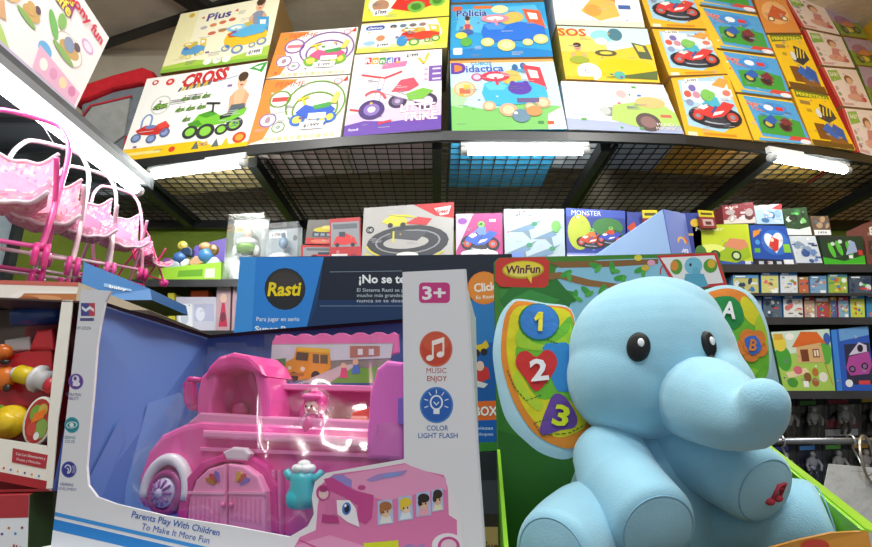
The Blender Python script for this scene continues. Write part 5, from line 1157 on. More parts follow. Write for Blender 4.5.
a.text('SEEING', 70, -437.5, 2.9, '#3a7a94', 11, .01, 0, -3); a.text('COLOR', 70, -441.5, 2.9, '#3a7a94', 10, .01, 0, -3)
icon(69, 469.5, 7.6, '#3a3f94', '#6a6ab4'); a.arc(68, -469, 3, 4, 1.1, '#e8e8f4', -100, 160); a.arc(67.6, -470, 1.2, 1.8, .9, '#e8e8f4', -90, 120); a.arc(71, -469.5, 2.6, 4, .6, '#c8c8e4', -60, 60); a.arc(72.6, -469.5, 2.6, 4.6, .6, '#c8c8e4', -60, 60)
a.text('HEARING', 67, -484.5, 2.9, '#4a4a94', 13, .01, 0, -5); a.text('DEVELOPMENT', 67.5, -489, 2.9, '#4a4a94', 18, .01, 0, -5)
# right column
a.rrect(419, -303, 31, 20.5, 4, '#cf3f86'); a.text('3+', 434, -293, 12.5, '#fbf4f8', 23, .045)
icon(436, 349, 16.6, '#cf4a34', '#d86a50'); a.ell(436, -343, 13, 9, '#d85c40')
a.line(PYP([(433, 343), (433, 358)]), 1.8, '#fbf0ea'); a.line(PYP([(443.5, 339), (443.5, 354)]), 1.8, '#fbf0ea'); a.poly(PYP([(432, 341), (444.4, 337), (444.4, 342), (432, 346)]), '#fbf0ea'); a.ell(430, -358, 3.8, 3, '#fbf0ea', 15); a.ell(440.5, -354.5, 3.8, 3, '#fbf0ea', 15)
a.text('MUSIC', 436.5, -370.5, 5.2, '#b04438', 20, .01); a.text('ENJOY', 437, -378.5, 5.2, '#b04438', 20, .01)
icon(436.5, 405, 16.8, '#2a62b8', '#4a82cc'); a.ell(436.5, -402.5, 6.6, 7.6, '#eaf2fa', n=24); a.ell(436.5, -402.5, 5, 6, '#2a62b8'); a.rect(433.6, -414, 6, 4.4, '#eaf2fa'); a.line(PYP([(434, 402), (436.5, 405), (439, 402)]), .9, '#eaf2fa')
for k in range(7):
    an = math.radians(-20 + k * 36.7); a.line([(436.5 + 9 * math.cos(an), -403 + 9.5 * math.sin(an)), (436.5 + 12.4 * math.cos(an), -403 + 13 * math.sin(an))], 1, '#dbe8f6')
a.text('COLOR', 437.5, -428, 5, '#2c5eae', 22, .01); a.text('LIGHT FLASH', 438, -435.5, 5, '#2c5eae', 39.5, .01)
# printed pink bus on the lower right
a.poly(PYP([(289, 537), (308, 526), (314, 514), (312, 497), (315, 482), (326, 473), (356, 467.5), (404, 459), (420, 470), (449, 480), (462, 520), (466, 600), (288, 566)]), '#ece6ea')
PK, PKD, PKL = '#e07cae', '#c84a90', '#eb9cc4'
a.poly(PYP([(294, 548), (300, 537), (316, 530), (318, 505), (322, 484), (334, 474), (372, 469), (405, 463), (420, 470), (444, 475), (448, 488), (449, 515), (457, 520), (459, 600), (300, 572), (292, 560)]), PK)
a.poly(PYP([(332, 477), (372, 470), (406, 464), (428, 472), (446, 478), (447, 490), (440, 489), (386, 501), (364, 494)]), PKL)
a.poly(PYP([(366, 480), (378, 474), (408, 470), (404, 475), (384, 479), (372, 482)]), '#a88ac8'); a.ell(392, -475, 9, 2.4, '#8a9ad8', 8)
a.poly(PYP([(332, 476), (342, 474), (352, 480), (352, 487), (340, 486)]), '#9a8ad0'); a.ell(362, -487.5, 4, 2.6, PKD)
a.poly(PYP([(324, 479), (332, 477), (354, 490), (374, 495), (372, 518), (366, 524), (358, 521), (358, 505), (345, 497), (330, 490)]), PKD)
a.poly(PYP([(337, 500), (350, 500), (356, 508), (360, 527), (348, 522), (338, 514)]), '#f2ecf2'); a.ell(347, -508.5, 4.4, 6.4, '#4a7ac8', -8); a.ell(347.4, -508.8, 2.5, 4, '#1c2438', -8); a.ell(346, -505.5, 1.2, 1.5, '#ffffff')
a.ell(323.5, -492.5, 7, 8, PKD); a.ell(324, -493.5, 5, 5.6, '#e9b8cc'); a.ell(323, -495, 3, 2.6, '#e8c8bc'); a.ell(324, -489, 4.4, 3, '#a83a74'); a.poly(PYP([(325, 500), (334, 498), (336, 514), (326, 516)]), '#d878aa'); a.poly(PYP([(323, 514), (338, 516), (340, 523), (322, 522)]), '#b83f84')
for (x, y, w, h, sk, hr, sh) in ((386, 513, 8, 12, '#e8c0a0', '#a86a3a', '#e8e4e0'), (406, 509, 7.5, 12, '#efcfae', '#e8c83a', '#dfe8f0'), (424, 505, 7.5, 12, '#e6bc9c', '#2c2220', '#e8a8b8'), (438, 501, 6, 11, '#e2b898', '#3a2a20', '#e8e0c0')):
    a.poly(PYP([(x - w, y - h), (x + w * .8, y - h - 2), (x + w, y + h - 2), (x - w, y + h)]), '#b8c4e8'); a.poly(PYP([(x - w * .8, y + h - 1), (x - w * .5, y + 3), (x + w * .5, y + 2), (x + w * .85, y + h - 3)]), sh)
    a.ell(x, -(y - 2), w * .62, 6, sk); a.ell(x, -(y - 7), w * .78, 4.6, hr); a.ell(x - w * .5, -(y - 3), 2, 4, hr); a.ell(x - 1.8, -(y - 1), .8, 1, '#2a1c18'); a.ell(x + 2, -(y - 1.4), .8, 1, '#2a1c18')
a.poly(PYP([(296, 545), (330, 535), (372, 548), (378, 575), (330, 570), (300, 560)]), PKL); a.line(PYP([(300, 540), (318, 548), (322, 560)]), 1.5, PKD)
a.ell(448, -545, 16, 12, '#f0e8ee'); a.ell(449, -546, 11, 9.5, PKD); a.ell(449, -546, 8, 7, '#e6c8da'); a.text('Bus', 415, -546, 5, '#8a8ad0', 20, .02, .2, 6)
a.poly(PYP([(364, 543), (398.5, 540), (399, 552), (365, 555)]), '#d9e02c')
mb.art(a, lambda x, y: (B(x, -y), nb), .00007)
fp = mb.build('front_panel', M_PRINT, root)
# carton: blue inside
corners = [V((B(68, 410).x, B(68, 410).y, 0)), V((B(472, 430).x, B(472, 430).y, 0)), V((.040, .522, 0)), V((-.292, .662, 0))]
def pt(i, z): p = corners[i]; return V((p.x, p.y, z))
mb = MB(); ins = away * .003; th = .002
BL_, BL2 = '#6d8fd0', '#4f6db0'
ZBK = .019
def slab(p, q, z0, z1, col_in, col_out, da=0., db=0., pt_=None, qt_=None):
    d = (q - p).normalized(); n = V((-d.y, d.x, 0)) * th
    P0, Q0 = V((p.x, p.y, z0)), V((q.x, q.y, z0)); P1, Q1 = V(((pt_ or p).x, (pt_ or p).y, z1 - da)), V(((qt_ or q).x, (qt_ or q).y, z1 - db))
    mb.quad(P0, Q0, Q1, P1, col_in); mb.quad(P0 + n, Q0 + n, Q1 + n, P1 + n, col_out); mb.quad(P1, Q1, Q1 + n, P1 + n, '#3b2f2c'); mb.quad(Q0, Q1, Q1 + n, Q0 + n, col_out); mb.quad(P0, P1, P1 + n, P0 + n, col_out)
f0 = corners[0] + ins; f1 = corners[1] + ins
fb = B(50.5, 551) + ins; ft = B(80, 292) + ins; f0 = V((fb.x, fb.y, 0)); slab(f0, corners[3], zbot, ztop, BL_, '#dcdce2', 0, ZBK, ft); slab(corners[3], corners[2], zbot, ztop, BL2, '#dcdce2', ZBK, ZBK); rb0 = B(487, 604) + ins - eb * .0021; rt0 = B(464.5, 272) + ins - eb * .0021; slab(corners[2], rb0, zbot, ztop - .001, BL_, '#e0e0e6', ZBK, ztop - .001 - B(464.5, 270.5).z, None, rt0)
mb.prism([V((p.x, p.y, zbot)) for p in (f0, f1, corners[2], corners[3])], V((0, 0, .002)), '#e6e6ea'); mb.add([V((p.x, p.y, zbot + .0024)) for p in (f0, f1, corners[2], corners[3])], [(0, 1, 2, 3)], BL_)
# paler blue flash printed on the side wall
sd = corners[3] - f0; sn = V((sd.y, -sd.x, 0)).normalized()
if sn.dot(V((1, 0, 0))) < 0: sn = -sn
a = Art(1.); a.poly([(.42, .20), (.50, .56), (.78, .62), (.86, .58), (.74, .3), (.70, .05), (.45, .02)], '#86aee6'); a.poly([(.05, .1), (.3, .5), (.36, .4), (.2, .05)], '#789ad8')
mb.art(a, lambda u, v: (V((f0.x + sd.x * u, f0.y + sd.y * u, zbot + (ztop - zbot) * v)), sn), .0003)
mb.build('carton', M_PRINT, root)
# torn cardboard edge of the cut top
mb = MB(); pts = []
L3, L0 = corners[3], V((ft.x, ft.y, 0))
dside = (L3 - L0).normalized()
def TP(p, k): return V((p.x, p.y, ztop - ZBK * k))
inner = (corners[2] - corners[3]).normalized(); n_in = V((inner.x, inner.y, 0))
LP = lambda t, w: TP(L0.lerp(L3, t), t) + n_in * w
mb.add([LP(0, .001), LP(0, .012), LP(.25, .010), LP(.45, .018), LP(.7, .012), LP(.97, .012), LP(1, .001)], [(0, 1, 2, 3, 4, 5, 6)], '#54423d')
BP_ = lambda t, w: TP(L3.lerp(corners[2], t), 1) - dside * w
mb.add([BP_(0, 0), BP_(.05, .012), BP_(.3, .017), BP_(.7, .013), BP_(1, .015), BP_(1, 0)], [(0, 1, 2, 3, 4, 5)], '#54423d')
mb.v = mb.v + [v + V((0, 0, .0012)) for v in mb.v]; k0 = len(mb.v) // 2
mb.f += [[i + k0 for i in f][::-1] for f in list(mb.f)]; mb.c *= 2; mb.sm *= 2
strip = None
mb.build('top_flap', M_CARD, root)

# ------------------------------------------------------------------ TOY BUS inside
HP, HPD, HPL = '#f060b0', '#da4099', '#f79acd'
bus = empty('toy_bus', V((B(280, 480, .07).x, B(280, 480, .07).y, zbot + .004)), 'bright pink plastic toy bus with two doors and an open roof, inside the window box', 'toy bus')
def px(pts, d): return [B(x, y, d) for x, y in pts]
mb = MB()
mb.prism(px([(136, 500), (137, 478), (146, 452), (160, 434), (182, 424), (200, 420), (404, 429), (404, 560), (300, 545), (200, 522), (140, 508)], .042), away * .075, HP, .007, 3)
mb.prism(px([(202, 430), (300, 434), (402, 440), (402, 448), (300, 443), (202, 438)], .036), away * .012, HPL, .002)
mb.build('body', M_PLAST, bus)
mb = MB(); mb.prism(px([(186, 424), (404, 433), (404, 422), (262, 416), (200, 412)], .045), away * .068, '#f29ac8', .002); mb.build('deck', M_PLAST, bus)
# wheel
wc = B(168, 492, .040); rr = rpx(22, wc)
mb = MB(); arcp = [wc + eb * (rr * 1.22 * math.cos(math.radians(t))) + V((0, 0, 1)) * (rr * 1.42 * math.sin(math.radians(t))) - away * .002 for t in range(-10, 200, 10)]
mb.tube(arcp, .0055, '#ece8f4', 10); mb.build('wheel_arch', M_PLAST, bus)
mb = MB(); mb.lathe(wc - away * .001, nb, [(-.02, rr), (.002, rr), (.005, rr * .92), (.005, rr * .72), (.002, rr * .68)], '#b0408e', 28)
wo = mb.build('wheel', M_PLAST, bus)
mb = MB(); mb.lathe(wc - away * .001, nb, [(.002, rr * .68), (.006, rr * .6), (.009, rr * .22), (.011, rr * .18)], '#cfc4e8', 28)
for k in range(10):
    t = math.radians(36 * k); d_ = eb * math.cos(t) + V((0, 0, 1)) * math.sin(t); mb.tube([wc + nb * .010 + d_ * rr * .2, wc + nb * .0085 + d_ * rr * .58], .0013, '#9a5ab0', 6)
sub(mb, 'hub_cap', M_PLAST, wo)
# door frame and doors
mb = MB(); mb.prism(px([(176, 522), (179, 500), (186, 478), (200, 462), (222, 454), (248, 455), (266, 466), (276, 486), (278, 535), (266, 532), (266, 490), (256, 472), (240, 463), (222, 462), (206, 468), (193, 484), (187, 505), (186, 522)], .034), away * .010, HPD, .002); mb.prism(px([(222, 452), (232, 447), (244, 448), (250, 454), (246, 461), (226, 460)], .031), away * .006, '#e7d6e4', .002); mb.build('door_frame', M_PLAST, bus)
def fan(mb, cx, cy, a0, cols):
    for k, c in enumerate(cols):
        t = math.radians(a0 + k * 24); o = 9
        pts = [(cx + o * math.cos(t) * .5 + 1.7 * math.sin(t), cy - o * math.sin(t) * .5 + 1.7 * math.cos(t)), (cx + o * 1.45 * math.cos(t) + 2.6 * math.sin(t), cy - o * 1.45 * math.sin(t) + 2.6 * math.cos(t)), (cx + o * 1.75 * math.cos(t), cy - o * 1.75 * math.sin(t)), (cx + o * 1.45 * math.cos(t) - 2.6 * math.sin(t), cy - o * 1.45 * math.sin(t) - 2.6 * math.cos(t)), (cx + o * .5 * math.cos(t) - 1.7 * math.sin(t), cy - o * .5 * math.sin(t) - 1.7 * math.cos(t))]
        mb.prism(px(pts, .0252), away * .002, c, 0)
for side, outl, seam in (('l', [(187, 522), (189, 500), (196, 480), (208, 469), (225, 464), (226, 530)], 1), ('r', [(228, 530), (228, 464), (243, 466), (257, 476), (264, 492), (265, 534)], -1)):
    mb = MB(); mb.prism(px(outl, .026), away * .009, '#f59aca', .0016)
    x0 = 190 if side == 'l' else 231
    for k in range(7): mb.prism(px([(x0 + k * 4.6, 497 + k * .4), (x0 + k * 4.6 + 1.6, 497 + k * .4), (x0 + k * 4.6 + 1.6, 519 + k * .7), (x0 + k * 4.6, 519 + k * .7)], .0252), away * .002, '#ea83bb')
    mb.prism(px([(x0 - 3, 491.5), (x0 + 34, 492), (x0 + 34, 494.5), (x0 - 3, 494)], .0248), away * .002, '#f7acd4')
    fan(mb, 219 if side == 'l' else 236, 486, 103 if side == 'l' else 77 - 48, ['#8a6ac0', '#c84a4a', '#b87a3a'] if side == 'l' else ['#8a6ac0', '#c8503f', '#d8a23a'])
    do = mb.build('door', M_PLAST, bus)
    mb = MB(); c = B(223 if side == 'l' else 231, 505, .024); mb.ball(c, .0022, .0022, .0022, '#e870b0', n=12, m=8); sub(mb, 'knob', M_PLAST, do)
# cab / booth with domed top
mb = MB()
mb.prism(px([(196, 424), (197, 392), (201, 376), (210, 368), (217, 366), (216, 384), (211, 400), (210, 425)], .046), away * .03, HP, .003)
mb.prism(px([(256, 426), (257, 396), (254, 376), (248, 366), (258, 368), (267, 378), (270, 400), (270, 427)], .046), away * .03, HP, .003)
mb.prism(px([(203, 378), (208, 366), (218, 356), (232, 352), (248, 355), (258, 364), (264, 376), (252, 372), (236, 368), (218, 371)], .042), away * .045, '#ef4ba4', .004)
mb.build('cab_frame', M_PLAST, bus)
mb = MB(); mb.prism(px([(208, 426), (212, 380), (222, 370), (250, 370), (258, 384), (260, 427)], .074), away * .004, '#d94a98', .001); mb.ball(B(240, 410, .068), .008, .004, .008, '#c93a86'); mb.build('cab_back', M_PLAST, bus)
mb = MB(); mb.tube(px([(200, 380), (190, 379), (186, 384), (187, 402), (190, 407), (197, 408)], .05), .0028, '#d63394', 10); mb.prism(px([(186, 382), (192, 382), (193, 405), (187, 405)], .046), away * .006, '#c92f8a', .001); mb.build('side_mirror', M_PLAST, bus)
# picture board with scalloped roof
sc_ = [(269, 380), (272, 342), (276, 335)] + [(276 + k * 6.2, 337 - 3.2 * abs(math.sin(k * math.pi / 3)) - k * .12) for k in range(20)] + [(397, 334), (398, 352), (390, 355), (378, 383)]
mb = MB(); mb.prism(px(sc_, .100), away * .005, '#ee72b4', .001); bd = mb.build('roof_board', M_PLAST, bus)
mb = MB(); d0 = .0990; mb.prism(px([(267, 381), (273, 344), (394, 343), (384, 383)], .0995), away * .0008, '#b8a8ac'); a = Art(1.)
a.poly(PYP([(267, 381), (270, 362), (392, 360), (384, 383)]), '#8f8a80'); a.poly(PYP([(272, 345), (393, 344), (391, 358), (300, 362), (271, 366)]), '#cfd6dc'); a.poly(PYP([(270, 376), (271, 360), (286, 358), (286, 372)]), '#5f8a4a')
a.poly(PYP([(285, 374), (286, 362), (294, 358), (297, 347), (330, 349), (331, 368), (322, 378), (296, 380)]), '#e4a01e'); a.poly(PYP([(297, 347), (330, 349), (330, 353), (298, 351)]), '#f0c23c'); a.poly(PYP([(297, 352), (309, 353), (308, 361), (296, 360)]), '#5a4a3a'); a.poly(PYP([(313, 354), (328, 355), (328, 364), (313, 363)]), '#6a5436'); a.line(PYP([(320, 354), (320, 364)]), 1.2, '#e4a01e')
a.ell(294, -377, 4.6, 5, '#2a2420'); a.ell(316, -376, 4.6, 5, '#2a2420'); a.ell(290, -368, 2, 2, '#f4ecc0'); a.ell(303, -369, 2.4, 2.4, '#f4ecc0'); a.rect(290, -376, 14, 3, '#b87a1a')
a.poly(PYP([(318, 383), (345, 370), (389, 366), (384, 383)]), '#6fae3c'); a.poly(PYP([(300, 383), (340, 366), (360, 363), (330, 383)]), '#cfc8c4'); a.ell(344, -366, 3, 3.2, '#e8c0a0'); a.poly(PYP([(340, 378), (342, 368), (347, 368), (349, 378)]), '#d84a7a'); a.ell(356, -362, 3, 3.2, '#e8c0a0'); a.poly(PYP([(352, 374), (354, 365), (359, 365), (361, 373)]), '#4a7ac8'); a.poly(PYP([(350, 346), (380, 346), (380, 356), (350, 358)]), '#b8786a'); a.rect(358, -355, 5, 6, '#e8ecf0'); a.rect(369, -355, 5, 6, '#e8ecf0')
mb.art(a, lambda x, y: (B(x, -y, d0), nb), .00012); sub(mb, 'picture_card', M_PRINT, bd)
mb = MB(); mb.prism(px([(262, 383), (388, 386), (388, 392), (262, 389)], .07), away * .034, '#f48ac2', .001); mb.build('shelf', M_PLAST, bus)
mb = MB(); mb.prism(px([(262, 388), (372, 390), (372, 430), (262, 426)], .108), away * .004, '#d64f98', .0); mb.prism(px([(352, 412), (368, 408), (368, 428), (346, 428)], .06), away * .04, '#d8564a', .002); mb.build('back_wall', M_PLAST, bus)
mb = MB(); mb.prism(px([(366, 432), (369, 392), (376, 368), (386, 360), (404, 362), (404, 462), (366, 460)], .028), away * .085, '#e470c8', .004, 3); mb.prism(px([(398, 398), (405, 398), (405, 424), (398, 424)], .0265), away * .002, '#8a6ad0'); mb.build('rear_post', M_PLAST, bus)
mb = MB()
for x in (271, 277): mb.prism(px([(x, 470), (x + 3.4, 470), (x + 3.4, 536), (x, 535)], .036), away * .005, '#f07fbe', .0008)
mb.prism(px([(200, 447), (400, 455), (400, 459), (200, 451)], .039), away * .004, '#f58cc6', .0005); mb.build('trim', M_PLAST, bus)
# doll and teal figure
dl = empty('toy_doll', B(313, 425, .055), 'small pink haired toy doll sitting behind the pink bus window', 'toy doll'); 
c = B(313, 407, .052); k = rpx(10, c)
mb = MB(); mb.ball(c, k * .85, k * .8, k * .95, '#f4c8c0'); mb.build('head', M_PLAST, dl)
mb = MB(); mb.ball(c + away * .004 + V((0, 0, .003)), k * 1.25, k * 1.05, k * 1.3, '#e44f9c'); mb.ball(c + nb * .004 + V((0, 0, k * .95)), k * .95, k * .6, k * .42, '#ea5aa6')
for s in (-1, 1): mb.ball(c + eb * (s * k * 1.0) + V((0, 0, -k * .5)), k * .38, k * .5, k * 1.0, '#e44f9c')
mb.ball(c + V((0, 0, k * 1.45)), k * .35, k * .35, k * .3, '#ea5aa6'); mb.build('hair', M_PLAST, dl)
mb = MB(); mb.lathe(c + V((0, 0, -k * 2.4)), V((0, 0, 1)), [(0, k * 1.1), (k * .8, k * 1.0), (k * 1.7, k * .55)], '#e05aa0', 20); mb.build('dress', M_PLAST, dl)
mb = MB()
for s in (-1, 1): mb.ball(c + nb * k * .78 + eb * (s * k * .32) + V((0, 0, k * .05)), k * .1, k * .06, k * .14, '#402028', n=10, m=6)
mb.ball(c + nb * k * .80 + V((0, 0, -k * .38)), k * .16, k * .05, k * .06, '#d0406a', n=10, m=6); mb.build('face', M_PLAST, dl)
tf = empty('toy_creature', B(303, 505, .028), 'teal toy creature with a white cap, in front of the pink bus', 'toy figure')
c = B(303, 485, .026); k = rpx(10, c)
mb = MB(); mb.lathe(c + V((0, 0, -k * 2.1)), V((0, 0, 1)), [(0, k * 1.2), (k * .4, k * 1.55), (k * 1.2, k * 1.6), (k * 2.0, k * 1.25), (k * 2.7, k * 1.3), (k * 3.2, k * 1.1), (k * 3.5, k * .6)], '#3fc0cc', 24); mb.build('body', M_PLAST, tf)
mb = MB()
for s in (-1, 1): mb.tube([c + eb * (s * k * 1.0) + V((0, 0, k * .55)), c + eb * (s * k * 1.7) + V((0, 0, k * .8)), c + eb * (s * k * 2.1) + V((0, 0, k * 1.3))], [k * .5, k * .42, k * .36], '#45c6d2', 10)
mb.build('arms', M_PLAST, tf)
mb = MB()
for t in range(7): mb.ball(c + eb * (k * .8 * math.cos(t * .9)) + away * (k * .7 * math.sin(t * .9)) + V((0, 0, k * 1.55)), k * .5, k * .5, k * .42, '#e9ecf0', n=12, m=8)
mb.ball(c + V((0, 0, k * 1.9)), k * .7, k * .7, k * .5, '#f0f2f4'); mb.build('cap', M_PLAST, tf)
# clear blister following the toy
GX = [128 + 4.4 * i for i in range(64)]; GY = [330 + 4.2 * j for j in range(50)]
def inside(x, y):
    top = 349 + max(0, (205 - x)) * .95 if x < 205 else (346 - 6 * math.exp(-((x - 232) / 22) ** 2) if x < 262 else 331)
    if x < 205: top = 352 + (205 - x) * 1.35
    bot = 503 + (x - 128) * .21
    if x > 300: bot = min(bot, 560)
    return y >= top and y <= bot and 130 <= x <= 403
def bdist(x, y):
    up = 1 / (1 + math.exp((y - 424) / 14))                      # upper storey sits further back
    d = .017 + .022 * up
    if 262 < x < 372: d += .045 * up * (1 - .75 * math.exp(-((x - 313) / 20) ** 2 - ((y - 412) / 22) ** 2))
    d -= .006 * math.exp(-((x - 303) / 16) ** 2 - ((y - 485) / 26) ** 2)
    if x < 190: d += .03 * ((190 - x) / 60) ** 1.5 * up
    d += .0012 * math.sin(x * .16 + y * .05) * math.sin(y * .09 - x * .04) + .002 * max(0, math.sin(x * .075 + .4)) ** 6
    return d
vs = {}; mb = MB(); V_ = []; F_ = []
for j, y in enumerate(GY):
    for i, x in enumerate(GX):
        if inside(x, y): vs[(i, j)] = len(V_); V_.append(B(x, y, bdist(x, y)))
for (i, j) in list(vs):
    if all(k in vs for k in ((i + 1, j), (i, j + 1), (i + 1, j + 1))): F_.append((vs[(i, j)], vs[(i + 1, j)], vs[(i + 1, j + 1)], vs[(i, j + 1)]))
mb.add(V_, F_, '#ffffff', True); mb.build('clear_blister', M_CLEAR, root)
# white carton beneath
mb = MB(); lo_ = [V((-.372, .50, 0)), V((.03, .352, 0)), V((.058, .50, 0)), V((-.32, .645, 0))]
mb.prism([V((p.x, p.y, ZC)) for p in lo_], V((0, 0, zbot - ZC - .0005)), '#e9eaec'); tag(mb.build('carton', M_PRINT), 'plain white carton under the pink bus box, its corner showing at lower left', 'carton')
# ================================================================== ELEPHANT BOX
YB = .575
pb = yplane(YB)
eb_root = empty('elephant_box', V((.16, .48, ZC)), 'green open display box with jungle back card behind the blue elephant', 'box')
mb = MB()
cardp = [(494, 262), (498, 258), (506, 257.5), (660, 254), (718, 252), (727, 284), (738, 330), (744, 600), (498, 600)]
pr = [onpl(*p, pb) for p in cardp]
for i in (-1, -2): pr[i].z = ZC
mb.prism(pr, V((0, .006, 0)), '#3f7d33')
a = Art(1.); Ar = a
a.poly(PYP([(494.5, 262), (500, 258), (660, 254.3), (717, 252.5), (727, 284), (737, 330), (743, 560), (498.5, 560)]), '#47862f')
a.poly(PYP([(498, 420), (560, 440), (640, 430), (742, 440), (743, 560), (498.5, 560)]), '#2f6a24'); a.poly(PYP([(497, 330), (520, 318), (545, 330), (552, 380), (530, 440), (498, 430)]), '#3a7a2c')
a.poly(PYP([(556, 268), (600, 260), (658, 258), (690, 300), (640, 330), (560, 330), (545, 310)]), '#8fc8e2'); a.poly(PYP([(500, 290), (540, 285), (575, 292), (560, 330), (500, 330)]), '#3f8f3a')
a.poly(PYP([(548, 262), (600, 261), (658, 259), (658, 264), (610, 267), (560, 268)]), '#8a6238'); a.poly(PYP([(546, 274), (560, 272), (590, 280), (618, 284), (618, 289), (586, 286), (560, 279), (548, 280)]), '#94693c')
for (x, y, r_) in ((566, 274, 30), (595, 266, -20), (602, 290, 60), (620, 278, 10), (586, 291, -40), (640, 270, 20), (575, 296, 80), (612, 268, 100)):
    a.ell(x, -y, 6.5, 2.8, '#3fa040', r_); a.ell(x + 3, -(y + 3), 5, 2.2, '#55b04a', r_ + 70)
a.poly(PYP([(500, 300), (512, 286), (530, 281), (546, 284), (556, 278), (566, 290), (576, 300), (566, 306), (572, 318), (552, 316), (540, 324), (526, 314), (510, 318)]), '#2f7a34'); a.poly(PYP([(510, 300), (530, 290), (548, 296), (560, 300), (548, 308), (530, 304)]), '#3f9444')
for x, y, c in ((638, 258, '#e8d44a'), (651, 263, '#e8a8c0'), (645, 268, '#d8b83a')): a.ell(x, -y, 4, 3, c)
# red logo block
a.poly(PYP([(495, 263), (499, 258.4), (545, 257.3), (549, 262), (548, 285), (544, 288), (500, 287), (495, 281)]), '#d23a32'); a.ell(523, -270, 21, 9, '#c4b02c', 2); a.ell(523, -269.6, 19.4, 7.8, '#f0d838', 2); a.ell(521, -273, 12, 4, '#f6e46a'); a.text('WinFun', 523, -269.6, 7.6, '#6a2a24', 34, .035, .12, 2, '#f8f0a0', ow=.03); a.poly(PYP([(526, 276), (531, 284), (532, 276)]), '#f0d838')
# picture of the toy, red bordered
a.poly(PYP([(657, 255.5), (716, 252.8), (727, 285), (688, 290), (672, 284)]), '#d2383a'); a.poly(PYP([(660, 258), (714, 255.5), (723, 283), (689, 286), (676, 282)]), '#efeef0')
a.ell(676, -267, 6, 7.6, '#58a03c'); a.ell(674, -266, 4, 5, '#e0903c'); a.ell(710, -266, 7, 7, '#58a03c'); a.ell(711, -264, 4, 4.4, '#e0b43c'); a.ell(693, -266, 9, 8.6, '#79c2dc'); a.ell(696, -272, 4, 5, '#6ab4d2', 20); a.poly(PYP([(682, 288), (685, 274), (703, 274), (708, 286), (690, 290)]), '#5aaccc'); a.ell(690, -265, 1.2, 1.6, '#222222'); a.arc(665, -272, 5, 7, 1.2, '#c83a44', 90, 200); a.arc(690, -258, 8, 4, 1.2, '#c83a44', 30, 140)
mb.art(a, pxart(pb), .00012)
mb.build('back_card', M_PRINT, eb_root)
# tray: two sloping side walls, front flap
LG = '#8fd02c'
p_lb, p_rb = onpl(498, 480, pb), onpl(775, 440, pb)
mb = MB()
lf = aty(506, 575, .345); lfb = V((lf.x, lf.y, ZC)); lb = V((p_lb.x, YB - .001, p_lb.z + .03)); lbb = V((lb.x, lb.y, ZC))
mb.prism([lb, lf, lfb, lbb], V((.003, 0, 0)), LG); mb.build('side_wall', M_PRINT, eb_root)
mb = MB()
rb_ = onpl(752, 436, pb); rf = aty(866, 530, .36); mb.prism([rb_, rf, V((rf.x, rf.y, ZC)), V((rb_.x, rb_.y, ZC))], V((-.003, .0, 0)), LG)
mb.prism([rb_ + V((0, 0, .001)), rf + V((0, 0, .001)), rf + V((.014, .0, -.004)), rb_ + V((.012, 0, -.004))], V((0, 0, -.002)), '#a6dc3c'); mb.build('side_wall', M_PRINT, eb_root)
mb = MB()
fq = [aty(640, 585, .352), aty(768, 549, .355), aty(800, 540, .357), aty(832, 533, .358), aty(868, 531, .36)]
fp_ = fq + [V((fq[-1].x, fq[-1].y, ZC)), V((lfb.x + .004, lfb.y, ZC)), V((lf.x + .004, lf.y, lf.z))]
mb.prism(fp_, V((0, .003, 0)), '#e09a3a'); a = Art(1.); a.ell(815, -546, 14, 7, '#cf4434'); a.ell(838, -552, 8, 5, '#7ab83c'); a.ell(790, -556, 6, 4, '#e8c83a')
pfl = (fq[1], (fq[4] - fq[1]).cross(V((0, 0, 1))).normalized())
if pfl[1].y > 0: pfl = (pfl[0], -pfl[1])
mb.art(a, lambda x, y: (onpl(x, -y, pfl), pfl[1]), .0004); mb.build('front_flap', M_PRINT, eb_root)
mb = MB(); mb.prism([V((lbb.x + .004, YB - .002, ZC)), V((lfb.x + .004, lfb.y + .004, ZC)), V((rf.x - .004, rf.y + .004, ZC)), V((rb_.x - .004, YB - .002, ZC))], V((0, 0, .003)), LG); mb.build('base', M_PRINT, eb_root)
mb = MB(); mb.prism([V((.07, .38, ZC + .0035)), V((.30, .38, ZC + .0035)), V((.30, .55, ZC + .0035)), V((.07, .55, ZC + .0035))], V((0, 0, .085)), '#6fae2a'); mb.build('seat_block', M_PRINT, eb_root)

# ================================================================== PLUSH ELEPHANT
BLU = '#a2d7ec'; BLU2 = '#a9d5e6'
pe = empty('plush_elephant', V((.19, .44, ZC + .089)), 'large pale blue plush elephant with printed green and yellow ears, sitting at right', 'plush toy')
def remesh(mb, vox, it, col, name, m, parent):
    me = bpy.data.meshes.new('t'); me.from_pydata([tuple(v) for v in mb.v], [], mb.f)
    o = bpy.data.objects.new('t', me); COL.objects.link(o)
    r = o.modifiers.new('r', 'REMESH'); r.mode = 'VOXEL'; r.voxel_size = vox
    s = o.modifiers.new('s', 'SMOOTH'); s.iterations = it; s.factor = .5
    dg = bpy.context.evaluated_depsgraph_get(); dg.update()
    m2 = bpy.data.meshes.new_from_object(o.evaluated_get(dg)); bpy.data.objects.remove(o)
    out = MB(); out.add([v.co.copy() for v in m2.vertices], [list(p.vertices) for p in m2.polygons], col, True); bpy.data.meshes.remove(m2)
    ob = out.build(name, m, parent)
    bvh = BVHTree.FromPolygons(out.v, out.f)
    return ob, bvh
